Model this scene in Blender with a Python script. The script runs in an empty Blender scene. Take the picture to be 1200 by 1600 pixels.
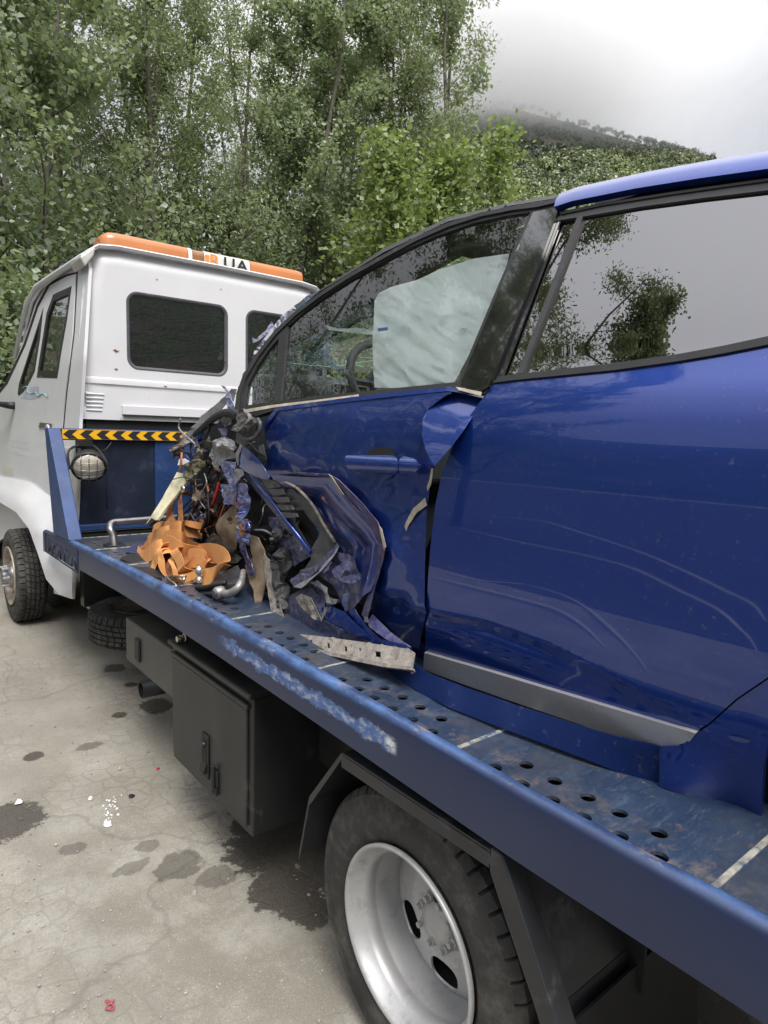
import bpy, math, random
import numpy as np
from mathutils import Vector, Matrix, noise
from mathutils.geometry import delaunay_2d_cdt
rnd = random.Random(7)
npr = np.random.default_rng(7)
S = bpy.context.scene
COL = S.collection

# ---------------------------------------------------------------- camera, sky, sun, exposure
# world frame = the truck's frame: +Y forward along the truck, +X to its right, Z up, metres
CXP, CYP = 600., 800.
CAMP = np.array([-0.95, -1.24, 1.53])
_a = np.array([-238 - CXP, CYP - 655]); _b = np.array([1870 - CXP, CYP - 715])
FPX = math.sqrt(-(_a @ _b))
_y = np.array([_a[0], _a[1], FPX]); _y /= np.linalg.norm(_y)
_x = np.array([_b[0], _b[1], FPX]); _x /= np.linalg.norm(_x)
_z = -np.cross(_x, _y)
if _z[1] < 0: _z = -_z
_M = np.array([_x, _y, _z]).T
cR, cU, cF = _M[0], _M[1], _M[2]
cam = bpy.data.cameras.new('camera'); camo = bpy.data.objects.new('camera', cam); COL.objects.link(camo)
camo.matrix_world = Matrix(((cR[0], cU[0], -cF[0], CAMP[0]), (cR[1], cU[1], -cF[1], CAMP[1]),
                            (cR[2], cU[2], -cF[2], CAMP[2]), (0, 0, 0, 1)))
cam.sensor_fit = 'HORIZONTAL'; cam.sensor_width = 36.0; cam.lens = 36.0 * FPX / 1200.0
cam.clip_start = 0.02; cam.clip_end = 4000
S.camera = camo

SUN_EL, SUN_AZ = 58, 200          # azimuth clockwise from +Y
w = bpy.data.worlds.new('World'); S.world = w; w.use_nodes = True
nt = w.node_tree; nt.nodes.clear()
o_ = nt.nodes.new('ShaderNodeOutputWorld'); bg = nt.nodes.new('ShaderNodeBackground')
sky = nt.nodes.new('ShaderNodeTexSky'); sky.sky_type = 'NISHITA'; sky.sun_disc = False
sky.sun_elevation = math.radians(SUN_EL); sky.sun_rotation = math.radians(SUN_AZ)
tc = nt.nodes.new('ShaderNodeTexCoord'); mp = nt.nodes.new('ShaderNodeMapping'); mp.inputs['Scale'].default_value = (1, 1, 2.2)
nz = nt.nodes.new('ShaderNodeTexNoise'); nz.inputs['Scale'].default_value = 1.6; nz.inputs['Detail'].default_value = 5; nz.inputs['Roughness'].default_value = .45
cr = nt.nodes.new('ShaderNodeValToRGB')
cr.color_ramp.elements[0].position = .3; cr.color_ramp.elements[0].color = (.68, .68, .73, 1)
cr.color_ramp.elements[1].position = .75; cr.color_ramp.elements[1].color = (.79, .79, .83, 1)
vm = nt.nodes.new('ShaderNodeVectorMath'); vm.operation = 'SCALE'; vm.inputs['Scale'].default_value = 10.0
mx = nt.nodes.new('ShaderNodeMix'); mx.data_type = 'RGBA'; mx.inputs[0].default_value = .93
nt.links.new(tc.outputs['Generated'], mp.inputs['Vector']); nt.links.new(mp.outputs[0], nz.inputs['Vector'])
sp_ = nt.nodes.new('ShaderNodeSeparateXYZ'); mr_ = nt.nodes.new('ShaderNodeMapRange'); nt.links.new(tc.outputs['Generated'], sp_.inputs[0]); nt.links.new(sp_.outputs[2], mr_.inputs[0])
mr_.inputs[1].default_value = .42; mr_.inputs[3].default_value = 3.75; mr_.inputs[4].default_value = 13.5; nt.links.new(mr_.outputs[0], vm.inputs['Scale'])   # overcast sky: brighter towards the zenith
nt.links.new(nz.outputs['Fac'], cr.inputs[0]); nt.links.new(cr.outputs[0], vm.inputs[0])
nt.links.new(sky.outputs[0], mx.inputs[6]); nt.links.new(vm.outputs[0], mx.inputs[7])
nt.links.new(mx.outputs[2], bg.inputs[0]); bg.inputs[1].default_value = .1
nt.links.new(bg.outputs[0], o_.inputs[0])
sl = bpy.data.lights.new('sun', 'SUN'); sl.energy = 1.5; sl.angle = math.radians(25); sl.color = (1, .96, .9)
so = bpy.data.objects.new('sun', sl); COL.objects.link(so)
_e, _az = math.radians(SUN_EL), math.radians(SUN_AZ)
so.rotation_euler = Vector((-math.sin(_az) * math.cos(_e), -math.cos(_az) * math.cos(_e), -math.sin(_e))).to_track_quat('-Z', 'Y').to_euler()
S.view_settings.view_transform = 'Standard'; S.view_settings.look = 'None'
S.view_settings.exposure = 1.38; S.view_settings.gamma = 1; S.view_settings.use_curve_mapping = False
S.render.engine = 'CYCLES'
S.cycles.max_bounces = 10; S.cycles.transparent_max_bounces = 12; S.cycles.volume_bounces = 8

# ---------------------------------------------------------------- measuring helpers: where a photographed point lies on a real surface
def ray(px, py): return cF + cR * (px - CXP) / FPX + cU * (CYP - py) / FPX
def onX(px, py, X): d = ray(px, py); return CAMP + d * (X - CAMP[0]) / d[0]
def onY(px, py, Y): d = ray(px, py); return CAMP + d * (Y - CAMP[1]) / d[1]
def onZ(px, py, Z): d = ray(px, py); return CAMP + d * (Z - CAMP[2]) / d[2]
def proj(P):
    v = np.asarray(P, float) - CAMP; k = v @ cF
    return CXP + FPX * (v @ cR) / k, CYP - FPX * (v @ cU) / k
GZ = -0.09
def gz(x, y):
    return GZ + 0.008 * min(max(y, -5), 12)

# ---------------------------------------------------------------- mesh helpers
def finish(o, mat, parent=None, smooth=False, bevel=0, thick=0, seg=2, label=None):
    if mat is not None: o.data.materials.append(mat)
    COL.objects.link(o)
    if parent is not None:
        o.parent = parent
        base = parent.get('_loc')
        mw = Matrix.Translation(Vector(base)) if base is not None else Matrix.Identity(4)
        o.matrix_parent_inverse = mw.inverted()
    if smooth:
        o.data.polygons.foreach_set('use_smooth', [True] * len(o.data.polygons))
    if thick:
        m = o.modifiers.new('thickness', 'SOLIDIFY'); m.thickness = thick; m.offset = -1; m.use_even_offset = False
        if smooth: o.modifiers.new('edge', 'EDGE_SPLIT').split_angle = math.radians(40)
    if bevel:
        m = o.modifiers.new('bevel', 'BEVEL'); m.width = bevel; m.segments = seg; m.limit_method = 'ANGLE'; m.angle_limit = math.radians(40)
    if label: o['label'] = label
    return o
def mesh(name, V, F, mat, parent=None, **k):
    me = bpy.data.meshes.new(name)
    me.from_pydata([tuple(map(float, v)) for v in V], [], [tuple(int(i) for i in f) for f in F]); me.update()
    return finish(bpy.data.objects.new(name, me), mat, parent, **k)
def fastmesh(name, V, F, mat, parent=None, tint=None, smooth=False):
    """V (n,3), F (m,k) arrays"""
    me = bpy.data.meshes.new(name); n, k = F.shape
    me.vertices.add(len(V)); me.vertices.foreach_set('co', np.asarray(V, np.float32).ravel())
    me.loops.add(n * k); me.loops.foreach_set('vertex_index', F.astype(np.int32).ravel())
    me.polygons.add(n); me.polygons.foreach_set('loop_start', np.arange(0, n * k, k, dtype=np.int32))
    me.update(calc_edges=True)
    if tint is not None:
        at = me.attributes.new('tint', 'FLOAT', 'POINT'); at.data.foreach_set('value', np.asarray(tint, np.float32))
    if smooth: me.polygons.foreach_set('use_smooth', np.ones(n, bool))
    return finish(bpy.data.objects.new(name, me), mat, parent)
def empty(name, loc, label=None, cat=None, group=None):
    o = bpy.data.objects.new(name, None); COL.objects.link(o); o.location = loc; o['_loc'] = tuple(map(float, loc))
    o.empty_display_size = .2
    tag(o, label, cat, group); return o
def tag(o, label=None, cat=None, group=None, kind=None):
    if label: o['label'] = label
    if cat: o['category'] = cat
    if group: o['group'] = group
    if kind: o['kind'] = kind
    return o
class MB:
    def __init__(s): s.V = []; s.F = []
    def add(s, V, F):
        n = len(s.V); s.V += [tuple(v) for v in V]; s.F += [tuple(i + n for i in f) for f in F]; return s
    def box(s, x0, x1, y0, y1, z0, z1):
        return s.add([(x0, y0, z0), (x1, y0, z0), (x1, y1, z0), (x0, y1, z0), (x0, y0, z1), (x1, y0, z1), (x1, y1, z1), (x0, y1, z1)],
                     [(0, 3, 2, 1), (4, 5, 6, 7), (0, 1, 5, 4), (1, 2, 6, 5), (2, 3, 7, 6), (3, 0, 4, 7)])
    def prism(s, poly, d):
        """poly: 3-D points of one face; d: extrusion vector"""
        n = len(poly); d = np.asarray(d)
        V = [np.asarray(p, float) for p in poly]; V += [p + d for p in V]
        nrm = np.zeros(3)
        for i in range(n): nrm += np.cross(V[i], V[(i + 1) % n])
        a = list(range(n)); b = list(range(n, 2 * n))
        if nrm @ d > 0: F = [a[::-1], b] + [(i, (i + 1) % n, n + (i + 1) % n, n + i) for i in range(n)]
        else: F = [a, b[::-1]] + [(n + i, n + (i + 1) % n, (i + 1) % n, i) for i in range(n)]
        return s.add(V, F)
    def tube(s, path, r, n=8, cap=True):
        path = [np.asarray(p, float) for p in path]; m = len(path)
        rr = r if hasattr(r, '__len__') else [r] * m
        t0 = path[1] - path[0]; t0 = t0 / (np.linalg.norm(t0) + 1e-9)
        u = np.cross(t0, (0, 0, 1)) if abs(t0[2]) < .9 else np.cross(t0, (1, 0, 0)); u /= np.linalg.norm(u)
        V = []; F = []
        for i, p in enumerate(path):
            t = path[min(i + 1, m - 1)] - path[max(i - 1, 0)]; t = t / (np.linalg.norm(t) + 1e-9)
            u = u - t * (u @ t); u /= np.linalg.norm(u) + 1e-9; v = np.cross(t, u)
            for k in range(n):
                a = 2 * math.pi * k / n; V.append(p + rr[i] * (math.cos(a) * u + math.sin(a) * v))
        for i in range(m - 1):
            for k in range(n):
                F.append((i * n + k, i * n + (k + 1) % n, (i + 1) * n + (k + 1) % n, (i + 1) * n + k))
        if cap: F.append(tuple(range(n))[::-1]); F.append(tuple(range((m - 1) * n, m * n)))
        return s.add(V, F)
    def lathe(s, prof, c, axis='x', n=48, close=False):
        """prof: (along, radius)"""
        V = []; F = []; m = len(prof)
        for a, r in prof:
            for k in range(n):
                t = 2 * math.pi * k / n; p, q = r * math.cos(t), r * math.sin(t)
                V.append({'x': (c[0] + a, c[1] + p, c[2] + q), 'y': (c[0] + q, c[1] + a, c[2] + p), 'z': (c[0] + p, c[1] + q, c[2] + a)}[axis])
        for i in range(m - 1 + (1 if close else 0)):
            j = (i + 1) % m
            for k in range(n): F.append((i * n + k, i * n + (k + 1) % n, j * n + (k + 1) % n, j * n + k))
        return s.add(V, F)
    def out(s, name, mat, parent=None, **k): return mesh(name, s.V, s.F, mat, parent, **k)

def inpoly(P, poly):
    P = np.asarray(P, float); poly = np.asarray(poly, float); x, y = P[:, 0], P[:, 1]
    ins = np.zeros(len(P), bool); n = len(poly)
    for i in range(n):
        x1, y1 = poly[i]; x2, y2 = poly[(i + 1) % n]
        c = ((y1 > y) != (y2 > y))
        with np.errstate(divide='ignore', invalid='ignore'):
            xi = (x2 - x1) * (y - y1) / (y2 - y1) + x1
        ins ^= c & (x < xi)
    return ins
def densify(poly, res):
    out = []; n = len(poly)
    for i in range(n):
        a = np.asarray(poly[i], float); b = np.asarray(poly[(i + 1) % n], float)
        k = max(1, int(np.linalg.norm(b - a) / res))
        out += [tuple(a + (b - a) * j / k) for j in range(k)]
    return out
def smooth_poly(poly, it=2):
    """Chaikin rounding for outlines"""
    P = [np.asarray(p, float) for p in poly]
    for _ in range(it):
        Q = []
        for i in range(len(P)):
            a, b = P[i], P[(i + 1) % len(P)]; Q += [a * .75 + b * .25, a * .25 + b * .75]
        P = Q
    return [tuple(p) for p in P]
def triangulate(poly, res, holes=(), jitter=.0, extra=()):
    loops = [densify(poly, res)] + [densify(h, res) for h in holes]
    P = []; E = []
    for L in loops:
        n0 = len(P); P += L; E += [(n0 + i, n0 + (i + 1) % len(L)) for i in range(len(L))]
    bb = np.array(loops[0]); x0, y0 = bb.min(0); x1, y1 = bb.max(0)
    gx, gy = np.meshgrid(np.arange(x0 + res / 2, x1, res), np.arange(y0 + res / 2, y1, res * .87))
    gx = gx + (np.arange(gx.shape[0]) % 2)[:, None] * res / 2
    G = np.stack([gx.ravel(), gy.ravel()], 1)
    if jitter: G = G + npr.normal(0, jitter * res, G.shape)
    if len(extra): G = np.concatenate([G, np.asarray(extra, float)])
    k = inpoly(G, loops[0])
    for L in loops[1:]: k &= ~inpoly(G, L)
    G = G[k]
    B = np.array(P)
    if len(G):
        d = np.concatenate([((G[i:i + 500, None, :] - B[None]) ** 2).sum(2).min(1) for i in range(0, len(G), 500)]); G = G[d > (res * .45) ** 2]
    if len(extra) > 150 and len(G):
        ex = np.asarray(extra, float); m_ = len(ex); isx = np.array([(np.abs(ex - q).sum(1).min() < 1e-9) for q in G]); d = np.concatenate([((G[i:i + 500, None, :] - ex[None]) ** 2).sum(2).min(1) for i in range(0, len(G), 500)])
        G = G[isx | (d > (res * .5) ** 2)]
    P = P + [tuple(g) for g in G]
    r = delaunay_2d_cdt([Vector(p) for p in P], E, [], 0, 1e-6)
    V = np.array([tuple(v) for v in r[0]]); F = np.array([f for f in r[2] if len(f) == 3])
    c = V[F].mean(1); keep = inpoly(c, loops[0])
    for L in loops[1:]: keep &= ~inpoly(c, L)
    return V, F[keep]
class RBF:
    def __init__(s, pts, val, kind='lin'):
        s.p = np.asarray(pts, float) / 100; s.kind = kind; n = len(s.p)
        A = np.zeros((n + 3, n + 3)); A[:n, :n] = s.ker(np.linalg.norm(s.p[:, None] - s.p[None], axis=2))
        A[:n, n] = 1; A[:n, n + 1:] = s.p; A[n:, :n] = A[:n, n:].T
        s.w = np.linalg.lstsq(A, np.concatenate([val, np.zeros(3)]), rcond=None)[0]
    def ker(s, r): return r if s.kind == 'lin' else np.where(r > 0, r * r * np.log(np.maximum(r, 1e-9)), 0)
    def __call__(s, q):
        q = np.asarray(q, float) / 100; n = len(s.p)
        return s.ker(np.linalg.norm(q[:, None] - s.p[None], axis=2)) @ s.w[:n] + s.w[n] + q @ s.w[n + 1:]
def lift(V2, surf, dX=None):
    """points measured in the photo -> points on the surface X = surf(Y, z) (+ dX)"""
    D = cF[None] + cR[None] * (V2[:, :1] - CXP) / FPX + cU[None] * (CYP - V2[:, 1:2]) / FPX
    X = np.full(len(V2), .25)
    for _ in range(14):
        P = CAMP + D * ((X - CAMP[0]) / D[:, 0])[:, None]
        X = surf(P[:, 1], P[:, 2])
        if dX is not None: X = X + dX
    return CAMP + D * ((X - CAMP[0]) / D[:, 0])[:, None]
def orient(P, F):
    n = np.cross(P[F[:, 1]] - P[F[:, 0]], P[F[:, 2]] - P[F[:, 0]]); c = P[F].mean(1)
    return F[:, ::-1] if ((CAMP - c) * n).sum() < 0 else F
def noise3(P, s, seed=0):
    return np.array([noise.noise(Vector((p[0] * s + seed, p[1] * s, p[2] * s))) for p in P])
def patch(name, poly, surf, mat, parent=None, res=10, holes=(), dX=None, thick=.008, smooth=True, crumple=0, cs=12, jitter=0, label=None, rough=0, extra=()):
    V2, F = triangulate(poly, res, holes, jitter, extra)
    d = dX(V2) if callable(dX) else (np.full(len(V2), dX) if dX else None)
    P = lift(V2, surf, d); F = orient(P, F)
    if crumple:
        n = noise3(P, cs, rnd.random() * 50); n2 = noise3(P, cs * 2.3, rnd.random() * 50)
        P = P + np.stack([(np.abs(n) * 1.6 - .5 + .4 * n2) * crumple, n2 * crumple * .35, n * crumple * .35], 1)
    o = mesh(name, P, F, mat, parent, smooth=smooth, thick=thick, label=label)
    if smooth and not thick and not crumple and not callable(dX):
        e = .004; Y, z = P[:, 1], P[:, 2]
        gy = (surf(Y + e, z) - surf(Y - e, z)) / (2 * e); gz_ = (surf(Y, z + e) - surf(Y, z - e)) / (2 * e)
        N_ = np.stack([-np.ones(len(P)), gy, gz_], 1); N_ /= np.linalg.norm(N_, axis=1)[:, None]
        o.data.normals_split_custom_set_from_vertices([tuple(v) for v in N_])
    return o
def flat(X): return lambda Y, z: np.full(np.shape(Y), float(X))
def ctrl(points, kind='lin'):
    """points: (px, py, X) -> surface through them"""
    r = RBF([p[:2] for p in points], np.array([p[2] for p in points]), kind)
    return lambda q: r(q)
ZERO = flat(0.0)
def shard(name, pts, mat, parent=None, res=8, crumple=.006, cs=18, thick=.0018, kind='lin', holes=(), smooth=False, inner=(), label=None):
    """sheet piece: outline of (px, py, X), bent through its own control points"""
    return patch(name, [p[:2] for p in pts], ZERO, mat, parent, res=res, holes=holes, dX=ctrl(list(pts) + list(inner), kind), thick=thick,
                 smooth=smooth, crumple=crumple, cs=cs, jitter=.2, label=label)
def spline(pts, n=8):
    P = [np.asarray(p, float) for p in pts]; P = [2 * P[0] - P[1]] + P + [2 * P[-1] - P[-2]]
    out = []
    for i in range(1, len(P) - 2):
        for k in range(n):
            t = k / n; a, b, c, d = P[i - 1:i + 3]
            out.append(.5 * ((2 * b) + (-a + c) * t + (2 * a - 5 * b + 4 * c - d) * t * t + (-a + 3 * b - 3 * c + d) * t ** 3))
    return out + [P[-2]]

# ---------------------------------------------------------------- materials
MATS = {}
def mat(name, col, rough=.5, metal=0, var=.15, vs=8, bump=0, bs=60, coat=0, spec=.5, dust=None, dusta=0, ds=14, col2=None, c2s=5, c2lo=.5, c2hi=.6, wear=None, bdist=.002):
    m = bpy.data.materials.new(name); m.use_nodes = True; t = m.node_tree; N = t.nodes; L = t.links
    b = N['Principled BSDF']; b.inputs['Roughness'].default_value = rough; b.inputs['Metallic'].default_value = metal
    b.inputs['Specular IOR Level'].default_value = spec
    if coat: b.inputs['Coat Weight'].default_value = coat; b.inputs['Coat Roughness'].default_value = .03; b.inputs['Coat IOR'].default_value = 1.55
    co = N.new('ShaderNodeTexCoord').outputs['Object']
    def nz(s, d=5, r=.6):
        n = N.new('ShaderNodeTexNoise'); n.inputs['Scale'].default_value = s; n.inputs['Detail'].default_value = d; n.inputs['Roughness'].default_value = r
        L.new(co, n.inputs['Vector']); return n.outputs['Fac']
    def ramp(f, lo, hi):
        r = N.new('ShaderNodeMapRange'); r.inputs[1].default_value = lo; r.inputs[2].default_value = hi; r.clamp = True
        L.new(f, r.inputs[0]); return r.outputs[0]
    def mix(f, a, c):
        x = N.new('ShaderNodeMix'); x.data_type = 'RGBA'
        if isinstance(f, float): x.inputs[0].default_value = f
        else: L.new(f, x.inputs[0])
        for s, v in ((6, a), (7, c)):
            if isinstance(v, tuple): x.inputs[s].default_value = (*v, 1)
            else: L.new(v, x.inputs[s])
        return x.outputs[2]
    lo = tuple(max(0, c * (1 - var)) for c in col); hi = tuple(c * (1 + var) for c in col)
    c = mix(ramp(nz(vs), .3, .7), lo, hi)
    if col2: c = mix(ramp(nz(c2s, 8, .65), c2lo, c2hi), c, col2)
    if dust:
        f = ramp(nz(ds, 10, .75), .62 - dusta * .3, .8)
        c = mix(f, c, dust)
        r = N.new('ShaderNodeMapRange'); L.new(f, r.inputs[0]); r.inputs[3].default_value = rough; r.inputs[4].default_value = .85
        L.new(r.outputs[0], b.inputs['Roughness'])
    L.new(c, b.inputs['Base Color'])
    if bump:
        bp = N.new('ShaderNodeBump'); bp.inputs['Strength'].default_value = bump; bp.inputs['Distance'].default_value = bdist
        L.new(nz(bs, 6), bp.inputs['Height']); L.new(bp.outputs[0], b.inputs['Normal'])
    MATS[name] = m; return m
paint = mat('blue_car_paint', (.007, .036, .235), .30, .62, .06, 3, coat=1, dust=(.20, .19, .22), dusta=.09, ds=70)
paint_dusty = mat('dusty_blue_paint', (.009, .035, .21), .31, .58, .12, 6, coat=.9, dust=(.16, .14, .16), dusta=.17, ds=34, bump=.05, bs=25)
paint_fold = mat('scuffed_blue_fold', (.045, .050, .16), .34, .4, .3, 20, coat=.7, dust=(.24, .205, .20), dusta=.5, ds=40, bump=.15, bs=60)
paint_torn = mat('torn_blue_sheet', (.15, .18, .46), .30, .85, .15, 20, coat=.4, col2=(.45, .45, .55), c2s=45, c2lo=.42, c2hi=.75, bump=.3, bs=30, bdist=.004)
paint_in = mat('inner_blue_sheet', (.045, .058, .17), .4, .5, .15, 20, coat=.3, col2=(.22, .19, .18), c2s=60, c2lo=.42, c2hi=.72, bump=.35, bs=40, bdist=.004)
gloss_black = mat('gloss_black_trim', (.005, .005, .006), .08, 0, .1, 5, coat=1, dust=(.12, .10, .08), dusta=.05, ds=60)
matt_black = mat('matt_black_rubber', (.010, .010, .011), .55, 0, .3, 20, bump=.1)
grey_black = mat('grey_black_trim', (.030, .030, .032), .5, 0, .2, 20, bump=.1)
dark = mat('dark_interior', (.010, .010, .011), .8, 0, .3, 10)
dash_m = mat('dashboard_plastic', (.045, .05, .052), .55, 0, .15, 30, bump=.15, bs=300)
silver_trim = mat('satin_silver_trim', (.50, .49, .49), .42, .55, .05, 30, dust=(.2, .18, .16), dusta=.1, ds=40)
grey_plastic = mat('grey_plastic', (.055, .057, .062), .42, 0, .35, 18, dust=(.26, .22, .17), dusta=.25, ds=22, bump=.2, bs=40)
pale_plastic = mat('pale_grey_plastic', (.24, .24, .25), .42, .2, .4, 14, dust=(.1, .09, .08), dusta=.3, ds=22, bump=.25, bs=30)
dirty_plastic = mat('dusty_plastic', (.13, .12, .115), .75, 0, .5, 30, dust=(.36, .31, .25), dusta=.75, ds=30, bump=.4, bs=90)
dusty_sill = mat('dusty_sill_trim', (.22, .20, .18), .8, 0, .4, 22, dust=(.42, .38, .32), dusta=.6, ds=35, col2=(.05, .045, .04), c2s=55, c2lo=.55, c2hi=.68, bump=.4, bs=80)
felt = mat('tan_felt', (.20, .15, .105), .95, 0, .3, 8, bump=.6, bs=220, col2=(.10, .075, .055), c2s=7, c2lo=.52, c2hi=.75, spec=.1)
cream = mat('cream_plastic', (.50, .47, .32), .55, 0, .2, 10, dust=(.22, .19, .13), dusta=.4, ds=24)
red_m = mat('red_cable', (.45, .012, .02), .4)
copper_m = mat('copper_wire', (.30, .12, .06), .5, .3, .4, 30)
white_p = mat('white_cab_paint', (.62, .62, .635), .38, 0, .04, 3, coat=.15, dust=(.36, .31, .25), dusta=-.02, ds=9)
white_old = mat('aged_white_panel', (.50, .49, .45), .45, 0, .12, 6, dust=(.3, .25, .18), dusta=.18, ds=10)
rubber_seal = mat('window_rubber', (.075, .075, .085), .6, 0, .2, 20, dust=(.2, .18, .17), dusta=.1)
black_box = mat('black_steel', (.016, .017, .017), .42, .1, .25, 7, dust=(.11, .10, .09), dusta=.12, ds=5, bump=.08, bs=30)
black_guard = mat('black_mudguard', (.018, .019, .022), .40, 0, .3, 8, dust=(.10, .10, .11), dusta=.2, ds=6, bump=.1, bs=40)
steel = mat('worn_steel', (.30, .29, .29), .32, .9, .3, 16, dust=(.08, .06, .05), dusta=.25, ds=20)
alu = mat('cast_aluminium', (.30, .29, .28), .52, .7, .3, 16, dust=(.12, .1, .08), dusta=.4, ds=30, bump=.2, bs=60)
zinc = mat('zinc_plated', (.62, .58, .48), .25, 1, .1, 20)
rim_m = mat('silver_wheel_paint', (.42, .42, .42), .46, .4, .10, 9, dust=(.20, .19, .175), dusta=.34, ds=13, bump=.05, bs=12)
rim_rust = mat('rusty_wheel_steel', (.38, .33, .27), .5, .5, .3, 7, dust=(.13, .075, .045), dusta=.5, ds=8)
nut_m = mat('bright_nut', (.6, .6, .6), .25, .9, .2, 10)
amber = mat('amber_lens', (.44, .145, .026), .5, 0, .08, 4, coat=.6, dust=(.42, .2, .1), dusta=.05, ds=8)
amber_dark = mat('dark_amber_lens', (.22, .09, .012), .15, 0, .3, 20, coat=.6)
orange_print = mat('orange_print', (.75, .24, .05), .5)
black_print = mat('black_print', (.015, .015, .017), .5)
white_print = mat('white_print', (.55, .53, .49), .5)
yellow_m = mat('yellow_reflective_tape', (.80, .42, .01), .4, 0, .05, 30)
navy = mat('navy_headboard', (.016, .022, .042), .4, .1, .35, 5, dust=(.07, .075, .09), dusta=.2, ds=5, bump=.15, bs=6, bdist=.01)
blue_steel = mat('blue_painted_steel', (.020, .050, .15), .42, .1, .25, 6, dust=(.10, .12, .17), dusta=.2, ds=9, bump=.05, bs=30)
post_m = blue_steel
strap_m = mat('orange_webbing', (.62, .29, .105), .78, 0, .15, 9, bump=.55, bs=420, col2=(.30, .13, .05), c2s=9, c2lo=.55, c2hi=.85, spec=.25)
strap_dirty = mat('dirty_webbing', (.34, .14, .055), .85, 0, .3, 14, bump=.55, bs=420, col2=(.05, .035, .025), c2s=14, c2lo=.45, c2hi=.65, spec=.2)
edge_m = mat('torn_hem_sealer', (.36, .32, .25), .7, 0, .3, 20)
bark = mat('poplar_bark', (.11, .10, .08), .9, 0, .4, 6, bump=.6, bs=20, bdist=.02)
lamp_glass_m = mat('lamp_lens', (.50, .47, .38), .12, .2, .25, 30, coat=.7, dust=(.25, .2, .12), dusta=.3, ds=30)
airbag_m = mat('airbag_fabric', (.93, .95, .93), .75, 0, .03, 6, bump=.4, bs=5, bdist=.02, spec=.2)
stone_m = mat('pale_stone', (.30, .285, .255), .85, 0, .5, 60)
paper_m = mat('white_scrap', (.80, .79, .76), .7)
wire_m = mat('black_wire', (.012, .012, .013), .5)

def glass(name, tint, refl=1.0, rough=.0, dirt=.05, dcol=(.22, .24, .2), ior=1.45):
    m = bpy.data.materials.new(name); m.use_nodes = True; t = m.node_tree; N = t.nodes; L = t.links; N.clear()
    out = N.new('ShaderNodeOutputMaterial'); tr = N.new('ShaderNodeBsdfTransparent'); tr.inputs[0].default_value = (*tint, 1)
    g = N.new('ShaderNodeBsdfGlossy'); g.inputs['Roughness'].default_value = rough; g.inputs[0].default_value = (refl, refl, refl, 1)
    fr = N.new('ShaderNodeFresnel'); fr.inputs[0].default_value = ior
    mx = N.new('ShaderNodeMixShader'); L.new(fr.outputs[0], mx.inputs[0]); L.new(tr.outputs[0], mx.inputs[1]); L.new(g.outputs[0], mx.inputs[2])
    df = N.new('ShaderNodeBsdfDiffuse'); df.inputs[0].default_value = (*dcol, 1)
    co = N.new('ShaderNodeTexCoord'); n = N.new('ShaderNodeTexNoise'); n.inputs['Scale'].default_value = 70; n.inputs['Detail'].default_value = 8; n.inputs['Roughness'].default_value = .75
    L.new(co.outputs['Object'], n.inputs['Vector'])
    r = N.new('ShaderNodeMapRange'); r.inputs[1].default_value = .45; r.inputs[2].default_value = .8; r.inputs[4].default_value = dirt * 4; L.new(n.outputs['Fac'], r.inputs[0])
    m2 = N.new('ShaderNodeMixShader'); L.new(r.outputs[0], m2.inputs[0]); L.new(mx.outputs[0], m2.inputs[1]); L.new(df.outputs[0], m2.inputs[2])
    L.new(m2.outputs[0], out.inputs[0]); return m
glass_front = glass('green_tinted_glass', (.92, .975, .95), 1, dirt=.012)
glass_dark = glass('dark_privacy_glass', (.03, .03, .035), 1.0, dirt=.012, dcol=(.3, .3, .3), ior=2.6)
glass_cab = glass('smoked_cab_glass', (.34, .36, .38), 1, dirt=.06, dcol=(.16, .17, .20), ior=2.0)
glass_screen = glass('cracked_windscreen_glass', (.62, .82, .72), 1, dirt=.4, dcol=(.74, .85, .79))

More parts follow.
